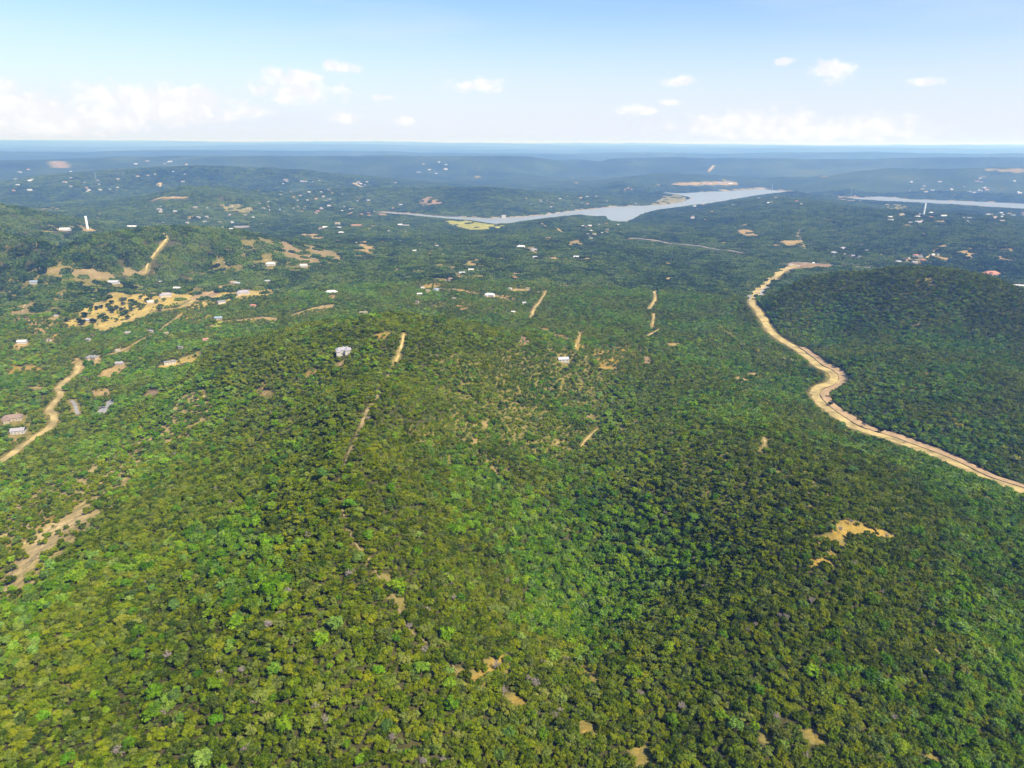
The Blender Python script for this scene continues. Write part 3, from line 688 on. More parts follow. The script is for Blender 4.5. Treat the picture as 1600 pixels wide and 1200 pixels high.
# graded earth shoulder east of the big road, with the silt fence between
main = road_lines[0][1]
i0 = int(len(main) * 0.0); i1 = int(len(main) * 0.40)
sh_line = main[i0:i1]
shoulder_w = 15.0
ribbon('graded_shoulder', sh_line, shoulder_w, PINK, off=-shoulder_w * 0.5 - 7.4, lift=0.22, jag=0.25, seed=91, taper=lambda t: 1 - 0.35 * abs(2 * t - 0.9))

# ------------------------------------------------------------------ where woodland may stand
CLEAR_HOUSES = []          # filled with (x, y, radius) before the woodland is set out


def wood_share(x, y, h=4.0):
    """share of trees left at a point: clearings, roads, houses and the lake thin it out"""
    r = np.hypot(x, y)
    keep = np.ones(x.shape)
    dep = np.clip((CAM_Z - 90) / r, 0.03, 2)
    reach = np.minimum(h * 0.75 / dep, 26)
    xb, yb = x + x / r * reach, y + y / r * reach
    for poly, c, k in clear_polys:
        lo, hi = poly.min(0) - 30, poly.max(0) + 30
        ix = np.where((x > lo[0]) & (x < hi[0]) & (y > lo[1]) & (y < hi[1]))[0]
        if not len(ix): continue
        s = np.minimum(poly_sd(x[ix], y[ix], poly), poly_sd(xb[ix], yb[ix], poly))
        rag = min(14.0, 0.32 * float(np.ptp(poly, axis=0).min()))
        s = s + rag * fbm(x[ix] / 12, y[ix] / 12, 3, 88)
        k = max(k, .05)
        keep[ix] = np.where(s < 0.5, np.minimum(keep[ix], k), keep[ix])
    for (nm, L, wd, mk, mg) in road_lines:
        lo, hi = L.min(0) - 40, L.max(0) + 40
        ix = np.where((x > lo[0]) & (x < hi[0]) & (y > lo[1]) & (y < hi[1]))[0]
        if not len(ix): continue
        q_ = 0.0 if mk == 'track' else 0.85
        d = np.minimum(line_dist(x[ix], y[ix], L), line_dist(xb[ix] * q_ + x[ix] * (1 - q_), yb[ix] * q_ + y[ix] * (1 - q_), L))
        keep[ix] = np.where(d < wd * 0.5 + mg + (1.5 if mk != 'track' else .4), 0 if mk != 'track' else 0.2, keep[ix])
    d = line_dist(x, y, sh_line)
    t = np.gradient(sh_line, axis=0)
    near = d < 26
    if near.any():
        off = sh_line + np.stack([t[:, 1], -t[:, 0]], 1) / np.linalg.norm(t, axis=1)[:, None] * (shoulder_w * .5 + 7.4)
        d2 = line_dist(x[near], y[near], off)
        keep[near] = np.where(d2 < shoulder_w * .5, 0, keep[near])
    for (hx, hy, hr) in CLEAR_HOUSES:
        ix = np.where((np.abs(x - hx) < hr + 40) & (np.abs(y - hy) < hr + 40))[0]
        if not len(ix): continue
        d = np.minimum(np.hypot(x[ix] - hx, y[ix] - hy), np.hypot(xb[ix] - hx, yb[ix] - hy))
        keep[ix] = np.where(d < hr, 0, keep[ix])
    keep = np.where(height(x, y) < 3.5, 0, keep)
    return keep


# ------------------------------------------------------------------ buildings
def house_mesh(kind, L, D, H, rise, over=0.6):
    """wall and roof meshes of a house, long side along x; base sunk 1.5 m for sloping ground"""
    x, y = L / 2, D / 2
    b = -1.5
    wv, wf = [], []

    def box(x0, x1, y0, y1, z0, z1):
        k = len(wv)
        wv.extend([(x0, y0, z0), (x1, y0, z0), (x1, y1, z0), (x0, y1, z0), (x0, y0, z1), (x1, y0, z1), (x1, y1, z1), (x0, y1, z1)])
        wf.extend([(k, k + 1, k + 5, k + 4), (k + 1, k + 2, k + 6, k + 5), (k + 2, k + 3, k + 7, k + 6), (k + 3, k, k + 4, k + 7), (k + 4, k + 5, k + 6, k + 7)])
    rv, rf = [], []

    def gable(x0, x1, y0, y1, z, rise, along='x', hip=0.0, th=0.3):
        k = len(rv)
        o_ = over
        if along == 'x':
            ym = (y0 + y1) / 2
            P = [(x0 - o_, y0 - o_, z - .25), (x1 + o_, y0 - o_, z - .25), (x1 + o_, y1 + o_, z - .25), (x0 - o_, y1 + o_, z - .25), (x0 - o_ + hip, ym, z + rise), (x1 + o_ - hip, ym, z + rise)]
        else:
            xm = (x0 + x1) / 2
            P = [(x1 + o_, y0 - o_, z - .25), (x1 + o_, y1 + o_, z - .25), (x0 - o_, y1 + o_, z - .25), (x0 - o_, y0 - o_, z - .25), (xm, y0 - o_ + hip, z + rise), (xm, y1 + o_ - hip, z + rise)]
        rv.extend([(p[0], p[1], p[2] + th) for p in P]); rv.extend(P)
        for f in ((0, 1, 5, 4), (2, 3, 4, 5), (1, 2, 5), (3, 0, 4)):
            rf.append(tuple(k + i for i in f)); rf.append(tuple(k + 6 + i for i in f[::-1]))
        for a, c in ((0, 1), (1, 2), (2, 3), (3, 0)):
            rf.append((k + a, k + 6 + a, k + 6 + c, k + c))
    if kind == 'gable':
        box(-x, x, -y, y, b, H); gable(-x, x, -y, y, H, rise)
        k = len(wv)
        wv.extend([(-x, -y, H), (-x, y, H), (-x, 0, H + rise * y / (y + over)), (x, -y, H), (x, y, H), (x, 0, H + rise * y / (y + over))])
        wf.extend([(k, k + 2, k + 1), (k + 3, k + 4, k + 5)])
    elif kind == 'hip':
        box(-x, x, -y, y, b, H); gable(-x, x, -y, y, H, rise, hip=D * 0.45)
    elif kind == 'wing':
        box(-x, x, -y, y, b, H); gable(-x, x, -y, y, H, rise, hip=D * 0.4)
        box(-x * .75, -x * .15, -y - D * .55, -y + .3, b, H - .05); gable(-x * .75, -x * .15, -y - D * .55, 0, H + .12, rise * .8, along='y', hip=D * .15)
    elif kind == 'manor':
        box(-x, x, -y, y, b, H); gable(-x, x, -y, y, H, rise, hip=D * 0.42)
        box(-x * .95, -x * .45, -y - D * .5, -y + .3, b, H - .6); gable(-x * .95, -x * .45, -y - D * .5, 0, H - .5, rise * .75, along='y', hip=D * .2)
        box(x * .2, x * .8, -y - D * .4, -y + .3, b, H + .4); gable(x * .2, x * .8, -y - D * .4, .5, H + .45, rise * .85, along='y', hip=D * .2)
        box(-x * .3, x * .35, y - .3, y + D * .45, b, H - .3); gable(-x * .3, x * .35, 0, y + D * .45, H - .22, rise * .8, along='y', hip=D * .18)
    elif kind == 'long':
        box(-x, x, -y, y, b, H); gable(-x, x, -y, y, H, rise)
    elif kind == 'flat':
        box(-x, x, -y, y, b, H)
        k = len(rv)
        for z in (H - .02, H + .45):
            rv.extend([(-x - .5, -y - .5, z), (x + .5, -y - .5, z), (x + .5, y + .5, z), (-x - .5, y + .5, z)])
        rf.extend([(k, k + 3, k + 2, k + 1), (k + 4, k + 5, k + 6, k + 7)] + [(k + i, k + (i + 1) % 4, k + 4 + (i + 1) % 4, k + 4 + i) for i in range(4)])
    return wv, wf, rv, rf


WALLM = [rough_mat('limestone_wall', (.33, .27, .19), .1, .5), rough_mat('white_stucco_wall', (.40, .37, .33), .06, .4), rough_mat('tan_siding_wall', (.48, .40, .30), .1, .5)]
ROOFM = {'pale': rough_mat('pale_metal_roof', (.33, .33, .36), .10, .3, .5), 'lilac': rough_mat('weathered_shingle_roof', (.26, .24, .265), .15, .6), 'grey': rough_mat('grey_shingle_roof', (.17, .165, .17), .15, .6),
         'brown': rough_mat('brown_shingle_roof', (.20, .14, .11), .2, .6), 'tan': rough_mat('tan_roof', (.29, .23, .145), .12, .5), 'red': rough_mat('red_clay_roof', (.36, .16, .11), .2, .6),
         'white': rough_mat('white_roof', (.44, .43, .44), .05, .3, .6), 'blue': rough_mat('blue_metal_roof', (.20, .25, .32), .1, .3, .5)}
GLASS = rough_mat('dark_window_glass', (.04, .05, .06), .1, 2, .1)
DOORM = rough_mat('brown_door', (.16, .09, .05), .1, 2, .6)
BRICK = rough_mat('chimney_stone', (.42, .36, .30), .2, 3)
FRAME = rough_mat('white_trim', (.8, .8, .78), .03, 2, .5)


def boxm(name, x0, x1, y0, y1, z0, z1, mat):
    v = [(x0, y0, z0), (x1, y0, z0), (x1, y1, z0), (x0, y1, z0), (x0, y0, z1), (x1, y0, z1), (x1, y1, z1), (x0, y1, z1)]
    f = [(0, 3, 2, 1), (4, 5, 6, 7), (0, 1, 5, 4), (1, 2, 6, 5), (2, 3, 7, 6), (3, 0, 4, 7)]
    return mesh_of(name, v, f, mat)


_hcache = {}


def house(u, v, wpx, kind, roof, wall, rz, label, group=None, detail=False, name='house', hfac=1.0, z_rise=None, cat='house', depth=None):
    p = ground([(u, v)])[0]
    dist = math.sqrt(p[0] ** 2 + p[1] ** 2 + (CAM_Z - p[2]) ** 2)
    L = max(8.0, 0.88 * wpx / FPX * dist)
    Lq = round(L / 3.0) * 3.0
    s = L / Lq
    D = depth or Lq * (0.3 if kind == 'long' else 0.55)
    H = (3.6 if Lq < 16 else 4.6) * hfac
    rise = z_rise or D * 0.28
    key = (kind, Lq, D, H, rise, roof, wall)
    if key not in _hcache:
        a, b_, c, d = house_mesh(kind, Lq, D, H, rise)
        _hcache[key] = (mesh_of('wall', a, b_, WALLM[wall]), mesh_of('roof', c, d, ROOFM[roof]))
    wm, rm = _hcache[key]
    e = empty(name, (p[0], p[1], p[2]), rz, s)
    tag(e, label, cat, group)
    obj('wall', wm, e)
    ro = obj('roof', rm, e)
    if detail:
        y = D / 2
        n_ = max(2, int(Lq / 4))
        for k in range(n_):
            xx = -Lq / 2 + (k + .5) * Lq / n_
            if k == n_ // 2:
                dr = obj('door', boxm('door', xx - .55, xx + .55, -y - .06, -y + .1, 0, 2.2, DOORM), e)
                obj('handle', boxm('handle', xx + .35, xx + .43, -y - .12, -y - .05, 1.0, 1.15, FRAME), dr)
                continue
            wi = obj('window', boxm('window', xx - .7, xx + .7, -y - .05, -y + .1, 1.0, 2.4, GLASS), e)
            obj('sill', boxm('sill', xx - .85, xx + .85, -y - .16, -y + .05, .86, .99, FRAME), wi)
        obj('chimney', boxm('chimney', Lq * .22, Lq * .22 + 1.2, -.6 + D * .1, .5 + D * .1, H, H + rise + 1.0, BRICK), ro)
    CLEAR_HOUSES.append((p[0], p[1], max(L * .62, 7) + 1.5))
    return e


house(537, 553, 25, 'manor', 'lilac', 1, R(14), 'large grey-roofed house with many hips, alone near the ridge top', detail=True, hfac=1.3, depth=9)
house(880, 564, 18, 'gable', 'pale', 1, R(8), 'pale metal-roofed house at the foot of the wooded slope', detail=True)
house(568, 491, 13, 'flat', 'tan', 0, R(3), 'boxy tan house on the far brow of the ridge', detail=True, hfac=1.2)
house(518, 459, 20, 'wing', 'white', 1, R(6), 'wide white-roofed house above a small tan drive behind the ridge', detail=True)
house(20, 656, 24, 'wing', 'brown', 0, R(24), 'dark brown-roofed house in a yard beside the dirt road', detail=True)
house(29, 676, 18, 'gable', 'lilac', 1, R(14), 'grey-roofed house between brown-roofed house and dirt road bend', detail=True)
house(145, 561, 15, 'wing', 'grey', 0, R(-12), 'grey-roofed house beside the tan yard where the dirt road ends', detail=True)
house(187, 570, 11, 'gable', 'lilac', 0, R(5), 'small grey house at the back of a long tan yard', detail=True)
house(266, 569, 17, 'long', 'grey', 2, R(26), 'long dark-roofed building in the golden strip on the slope', detail=True, z_rise=1.2)
house(342, 499, 12, 'gable', 'blue', 1, R(2), 'blue-grey roofed house above the bright lime lawn', detail=True)
house(259, 463, 17, 'wing', 'lilac', 2, R(18), 'grey-roofed house at the edge of the golden field with scattered oaks', detail=True)
house(235, 473, 9, 'gable', 'white', 1, R(30), 'small white barn among oaks in the golden field')
house(138, 502, 9, 'gable', 'pale', 1, R(-10), 'small pale shed at the lower end of the golden field')
house(380, 459, 19, 'wing', 'lilac', 2, R(12), 'grey-roofed house in tan yard near the field road', detail=True)
house(346, 474, 12, 'gable', 'grey', 2, R(40), 'small dark house below the bend of the field road')
house(277, 452, 10, 'gable', 'white', 1, R(0), 'white house in trees behind the golden field')
house(178, 443, 15, 'gable', 'pale', 1, R(4), 'long pale-roofed house in the woods beyond the golden field')
house(54, 443, 11, 'gable', 'blue', 1, R(0), 'bluish-roofed house in woods near the bare brown strip')
house(35, 536, 12, 'gable', 'white', 1, R(10), 'small white house with a tan patch in left valley woods')
house(423, 414, 14, 'wing', 'white', 1, R(0), 'white house at the lower end of the brown clearings')
house(475, 417, 11, 'gable', 'white', 1, R(0), 'white house in trees below the striped brown clearings')
house(765, 463, 17, 'wing', 'white', 1, R(-15), 'white-roofed house in the tan clearings behind the ridge', detail=True)
house(682, 454, 10, 'wing', 'blue', 1, R(30), 'blue-roofed house below the golden strip behind the ridge')
house(669, 456, 7, 'gable', 'tan', 0, R(0), 'small tan house next to the blue-roofed one')
house(722, 428, 10, 'gable', 'pale', 1, R(10), 'pale house on the rise behind the ridge')
house(736, 423, 9, 'gable', 'white', 1, R(0), 'white house at the top of the rise behind ridge')
house(819, 475, 7, 'gable', 'pale', 1, R(20), 'small pale house beside the forked tan track')
house(802, 489, 6, 'gable', 'white', 1, R(0), 'small white shed below the forked tan track')
house(1592, 448, 32, 'long', 'white', 1, R(-12), 'long white-roofed building behind the dark wooded hill', z_rise=1.5, cat='building', name='long_building')
house(1548, 429, 21, 'wing', 'red', 0, R(5), 'red-brown roofed house behind the dark wooded hill')
house(836, 403, 8, 'gable', 'pale', 1, R(0), 'pale house at the end of the tan strip')
house(900, 403, 9, 'gable', 'white', 1, R(0), 'white house near small cabins in middle woods')
house(814, 387, 14, 'wing', 'white', 1, R(-5), 'white house at the head of the tan strip')
house(834, 392, 11, 'wing', 'lilac', 1, R(5), 'grey house beside the tan strip in middle woods')
house(102, 360, 14, 'gable', 'white', 1, R(10), 'white house on the hill crest short of the standpipe')
house(207, 356, 14, 'gable', 'white', 1, R(0), 'white house on the hill crest past the standpipe')
house(230, 356, 8, 'gable', 'white', 1, R(0), 'small white house at the end of the hill crest')
house(557, 353, 17, 'long', 'red', 0, R(0), 'long red-roofed building among lowland houses', z_rise=2.5, cat='building', name='long_building')
house(632, 353, 16, 'long', 'lilac', 2, R(0), 'long grey-brown building among lowland houses', z_rise=2, cat='building', name='long_building')
house(378, 355, 24, 'long', 'lilac', 1, R(0), 'long low commercial building on the lowland plain', z_rise=1.5, cat='building', name='long_building')
house(787, 340, 7, 'flat', 'white', 1, R(0), 'tall white pumphouse standing at the lake edge', hfac=3.2, cat='building', name='pumphouse')

CLUSTERS = [  # a neighbourhood: columns, rows, count, house size px, label phrase, group
 (10,430,440,556,15,9,'pale-roofed house in the wooded valley around the golden field','houses around the golden field'),
 (640,830,425,485,9,8,'pale-roofed house in scrub clearings behind the ridge','houses behind the ridge'),
 (10,115,252,300,14,6,'pale house in the hazy settlement on the far plain','houses of the far hazy plain'),
 (110,200,280,300,10,5,'pale house in the hazy settlement on the far plain','houses of the far hazy plain'),
 (200,300,252,290,12,6,'pale house in the hazy settlement on the far plain','houses of the far hazy plain'),
 (240,420,322,362,24,6,'small pale house in the lowland behind the standpipe hill','houses behind the standpipe hill'),
 (400,540,297,335,30,5,'small pale house among trees of the lowland village','houses of the lowland village'),
 (500,640,302,332,18,5,'small pale house among trees of the lowland village','houses of the lowland village'),
 (500,640,350,366,9,8,'small pale house among trees of the lowland village','houses of the lowland village'),
 (555,620,284,292,6,6,'pale house on the far dark ridge above the village','houses on the dark ridge'),
 (440,500,280,290,7,6,'pale house on the far dark ridge above the village','houses on the dark ridge'),
 (820,900,300,326,12,5,'pale house in woods on the far lake shore','houses on the far lake shore'),
 (900,1000,302,320,7,5,'pale house in woods on the far lake shore','houses on the far lake shore'),
 (900,975,348,378,18,6,'pale house on the wooded knoll short of the lake','houses on the knoll by the lake'),
 (1080,1165,318,345,7,6,'pale house on the wooded slope of the peninsula','houses on the peninsula slope'),
 (1185,1260,308,325,6,6,'pale house on the wooded slope of the peninsula','houses on the peninsula slope'),
 (1380,1440,335,350,14,7,'pale house in the hilltop village around the slim standpipe','houses of the hilltop village'),
 (1448,1600,332,348,18,7,'pale house in the hilltop village around the slim standpipe','houses of the hilltop village'),
 (1420,1600,278,308,22,6,'pale house on hills across the river arm','houses across the river arm'),
 (1300,1360,383,403,8,8,'white house in trees along the valley road','houses along the valley road'),
 (1400,1480,399,412,10,8,'white house in trees along the valley road','houses along the valley road'),
 (570,700,372,400,9,6,'pale house in woods of the middle valley','houses of the middle valley'),
 (640,700,250,272,8,7,'tiny white house on the farthest blue hills','houses on the farthest blue hills'),
 (1090,1150,285,288,6,9,'white shed row by the far shore landing','sheds at the far landing'),
]
rc = random.Random(5)
for (u0, u1, v0, v1, cnt, sz, lab, grp) in CLUSTERS:
    for k in range(cnt):
        kd = rc.choice(['gable', 'gable', 'hip', 'wing'])
        house(rc.uniform(u0, u1), rc.uniform(v0, v1), sz * rc.uniform(.4, 1.1), kd, rc.choice(['white', 'pale', 'pale', 'lilac', 'lilac', 'tan', 'white', 'grey', 'red', 'brown']), rc.choice([0, 1, 1]), rc.uniform(-.5, .5), lab, grp)


def lathe(profile, seg=20):
    V, F = [], []
    for (r, z) in profile:
        for k in range(seg):
            a = 2 * math.pi * k / seg
            V.append((r * math.cos(a), r * math.sin(a), z))
    for i in range(len(profile) - 1):
        for k in range(seg):
            F.append((i * seg + k, i * seg + (k + 1) % seg, (i + 1) * seg + (k + 1) % seg, (i + 1) * seg + k))
    return V, F


def tube(V, F, p, q, r0, r1, seg=5):
    p = Vector(p); q = Vector(q); d = (q - p).normalized()
    a = d.orthogonal().normalized(); b = d.cross(a)
    k = len(V)
    for (c, r) in ((p, r0), (q, r1)):
        for i in range(seg):
            t = 2 * math.pi * i / seg
            V.append(tuple(c + a * (r * math.cos(t)) + b * (r * math.sin(t))))
    for i in range(seg):
        F.append((k + i, k + (i + 1) % seg, k + seg + (i + 1) % seg, k + seg + i))


WHITEP = rough_mat('white_tank_paint', (.82, .83, .84), .05, .2, .5)
STEEL = rough_mat('galvanised_steel', (.45, .46, .48), .1, 1, .5)


def standpipe(u, v, hpx, rad, label):
    p = ground([(u, v)])[0]
    dist = math.sqrt(p[0] ** 2 + p[1] ** 2 + (CAM_Z - p[2]) ** 2)
    h = hpx / FPX * dist
    e = tag(empty('standpipe_tank', p), label, 'water tower')
    V, F = lathe([(rad, -2), (rad, h * .92), (rad * .97, h * .94), (rad * .8, h * .975), (rad * .45, h * .995), (.01, h)], 28)
    obj('tank', mesh_of('tank', V, F, WHITEP, smooth=True), e)
    V, F = lathe([(rad * 1.25, -2), (rad * 1.25, .6), (rad * 1.001, .6)], 28)
    obj('base', mesh_of('base', V, F, WALLM[0]), e)
    V, F = lathe([(rad + .02, h * .915), (rad + .5, h * .915), (rad + .5, h * .93), (rad + .02, h * .93)], 28)
    obj('ring', mesh_of('ring', V, F, STEEL), e)
    V, F = [], []
    for s in (-.25, .25):
        tube(V, F, (s, -rad - .25, 0), (s, -rad - .25, h * .93), .05, .05, 4)
    for k in range(int(h * .92 / .6)):
        tube(V, F, (-.25, -rad - .25, k * .6 + .4), (.25, -rad - .25, k * .6 + .4), .03, .03, 3)
    obj('ladder', mesh_of('ladder', V, F, STEEL), e)
    CLEAR_HOUSES.append((p[0], p[1], rad * 2.2))


standpipe(137, 358, 17, 3.9, 'white cylindrical water standpipe on the bare hill crest')
standpipe(1443, 336, 15, 3.4, 'slim white water standpipe rising from the hilltop village')


def mast(u, v, hpx, label):
    p = ground([(u, v)])[0]
    dist = math.sqrt(p[0] ** 2 + p[1] ** 2 + (CAM_Z - p[2]) ** 2)
    h = hpx / FPX * dist
    e = tag(empty('radio_mast', p), label, 'radio mast')
    V, F = [], []
    rb, rt = h * .04 + .6, .5
    c = [(math.cos(a), math.sin(a)) for a in (0.5, 2.6, 4.7)]
    for k in range(3):
        q = c[k]
        V1, F1 = [], []
        tube(V1, F1, (q[0] * rb, q[1] * rb, -1), (q[0] * rt, q[1] * rt, h), .3, .22, 5)
        obj('leg', mesh_of('leg', V1, F1, STEEL), e)
    n_ = 9
    for i in range(n_):
        za, zb = h * i / n_, h * (i + 1) / n_
        ra, rb2 = rb + (rt - rb) * i / n_, rb + (rt - rb) * (i + 1) / n_
        for k in range(3):
            q, s = c[k], c[(k + 1) % 3]
            tube(V, F, (q[0] * ra, q[1] * ra, za), (s[0] * rb2, s[1] * rb2, zb), .12, .12, 4)
    obj('bracing', mesh_of('bracing', V, F, STEEL), e)
    V, F = [], []
    for k in range(6):
        a = k * math.pi / 3
        tube(V, F, (math.cos(a) * 1.3, math.sin(a) * 1.3, h * .93), (math.cos(a) * 1.3, math.sin(a) * 1.3, h * .98), .35, .35, 4)
    obj('antenna', mesh_of('antenna', V, F, WHITEP), e)


mast(1206, 299, 9, 'steel lattice mast on the crest of the peninsula')
mast(1329, 308, 13, 'steel lattice mast at the narrow of the river arm')
mast(1007, 253, 6, 'distant lattice mast on a blue ridge beyond the lake')
mast(150, 281, 9, 'hazy lattice mast above the far plain settlement')

# silt fence along the big dirt road
FAB = rough_mat('black_silt_fabric', (.03, .03, .035), .2, .5)
fe_line = sh_line
t = np.gradient(fe_line, axis=0)
fl = fe_line + np.stack([t[:, 1], -t[:, 0]], 1) / np.linalg.norm(t, axis=1)[:, None] * 7.4
fl = smooth_line(fl[::3], 3.0)
fz = height(fl[:, 0], fl[:, 1])
e = tag(empty('silt_fence', (fl[0, 0], fl[0, 1], fz[0])), 'low black silt fence running along the wide dirt road', 'fence')
o0 = np.array([fl[0, 0], fl[0, 1], fz[0]])
V = []; F = []
for i in range(len(fl)):
    nrm2 = np.array([0.02, 0.02])
    for dx, dz in ((0, -.3), (0, 1.0), (.05, 1.0), (.05, -.3)):
        V.append(np.array([fl[i, 0] + dx, fl[i, 1] + dx, fz[i] + dz]) - o0)
for i in range(len(fl) - 1):
    for k in range(4):
        F.append((i * 4 + k, i * 4 + (k + 1) % 4, (i + 1) * 4 + (k + 1) % 4, (i + 1) * 4 + k))
obj('fabric', mesh_of('fabric', V, F, FAB), e)
pm = boxm('post', -.06, .06, -.06, .06, -.4, 1.2, DOORM)
for i in range(0, len(fl), 3):
    obj('post', pm, e, loc=np.array([fl[i, 0], fl[i, 1], fz[i]]) - o0)

# ------------------------------------------------------------------ trees
def leaf_mat(name, stops, trans=0.25, big=0.55, wide=0.0):
    m, n = material(name)
    oi = n.n('ShaderNodeObjectInfo')
    at = n.n('ShaderNodeAttribute', attribute_name='tint').outputs['Fac']
    loc = oi.outputs['Location']
    na = n.n('ShaderNodeTexNoise', {'Vector': loc, 'Scale': 0.011, 'Detail': 3.0, 'Roughness': 0.6}).outputs[0]
    pos = n.n('ShaderNodeNewGeometry').outputs['Position']
    nb = n.n('ShaderNodeTexNoise', {'Vector': pos, 'Scale': 0.045, 'Detail': 2.0}).outputs[0]
    nl_ = n.n('ShaderNodeTexNoise', {'Vector': pos, 'Scale': 0.0016, 'Detail': 3.0}).outputs[0]
    f = n.m('MULTIPLY_ADD', n.m('SUBTRACT', na, 0.5), big * 1.5, n.m('MULTIPLY_ADD', n.m('SUBTRACT', nl_, 0.5), wide, 0.5))
    f = n.m('MULTIPLY_ADD', n.m('SUBTRACT', nb, 0.5), 0.4, f)
    f = n.m('MULTIPLY_ADD', n.m('SUBTRACT', oi.outputs['Random'], 0.5), 0.55, f)
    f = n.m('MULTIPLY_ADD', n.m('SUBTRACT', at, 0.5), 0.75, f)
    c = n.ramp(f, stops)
    hue = n.maprange(n.m('FRACT', n.m('MULTIPLY', oi.outputs['Random'], 37.7)), 0.0, 1.0, 0.488, 0.524, 'LINEAR')
    sat = n.maprange(n.m('FRACT', n.m('MULTIPLY', oi.outputs['Random'], 91.3)), 0.0, 0.4, 0.82, 1.0, 'LINEAR')
    val = n.maprange(n.m('FRACT', n.m('MULTIPLY', oi.outputs['Random'], 173.9)), 0.0, 1.0, 0.82, 1.16, 'LINEAR')
    c = n.n('ShaderNodeHueSaturation', {'Hue': hue, 'Saturation': sat, 'Value': val, 'Color': c}).outputs[0]
    d = n.n('ShaderNodeBsdfDiffuse', {'Color': c, 'Roughness': 0.6})
    t = n.n('ShaderNodeBsdfTranslucent', {'Color': c})
    s = n.n('ShaderNodeMixShader', {0: trans, 1: d.outputs[0], 2: t.outputs[0]})
    out_surface(n, s.outputs[0])
    return m


JUN = leaf_mat('juniper_foliage', [(0.10, (.026, .040, .002)), (0.40, (.076, .101, .003)), (0.66, (.124, .150, .004)), (0.95, (.172, .185, .008))], trans=.08, big=.4)
OAK = leaf_mat('oak_foliage', [(0.1, (.042, .084, .003)), (0.45, (.090, .162, .005)), (0.72, (.145, .230, .007)), (0.95, (.190, .260, .014))], trans=.12)
YLW = leaf_mat('yellow_foliage', [(0.1, (.16, .17, .015)), (0.5, (.24, .25, .02)), (0.9, (.34, .31, .03))])
MIX = leaf_mat('mixed_wood_foliage', [(0.08, (.008, .015, .004)), (0.38, (.023, .038, .005)), (0.64, (.046, .070, .007)), (0.95, (.088, .112, .014))], trans=.1, big=0.9, wide=1.1)
BRIGHT = leaf_mat('painted_bright_foliage', [(0.10, (.055, .080, .005)), (0.40, (.108, .148, .008)), (0.66, (.155, .195, .010)), (0.95, (.205, .235, .02))], trans=.1, big=.4)  # lighter variant of the juniper leaves, upper-slope brightness painted in
BARK = rough_mat('grey_brown_bark', (.13, .10, .075), .3, 2)
DEAD = rough_mat('bleached_dead_wood', (.25, .205, .18), .3, 1.5)

_t = (1 + 5 ** .5) / 2
ICO_V = np.array([(-1, _t, 0), (1, _t, 0), (-1, -_t, 0), (1, -_t, 0), (0, -1, _t), (0, 1, _t), (0, -1, -_t), (0, 1, -_t), (_t, 0, -1), (_t, 0, 1), (-_t, 0, -1), (-_t, 0, 1)]) / math.sqrt(1 + _t * _t)
ICO_F = [(0, 11, 5), (0, 5, 1), (0, 1, 7), (0, 7, 10), (0, 10, 11), (1, 5, 9), (5, 11, 4), (11, 10, 2), (10, 7, 6), (7, 1, 8), (3, 9, 4), (3, 4, 2), (3, 2, 6), (3, 6, 8), (3, 8, 9), (4, 9, 5), (2, 4, 11), (6, 2, 10), (8, 6, 7), (9, 8, 1)]


def subdiv(V, F):
    V = [tuple(v) for v in V]; c = {}; G = []

    def mid(a, b):
        k = (min(a, b), max(a, b))
        if k not in c:
            p = (np.array(V[a]) + np.array(V[b])); p = p / np.linalg.norm(p)
            c[k] = len(V); V.append(tuple(p))
        return c[k]
    for (a, b, d) in F:
        x, y, z = mid(a, b), mid(b, d), mid(d, a)
        G += [(a, x, z), (b, y, x), (d, z, y), (x, y, z)]
    return np.array(V), G


ICO1_V, ICO1_F = subdiv(ICO_V, ICO_F)


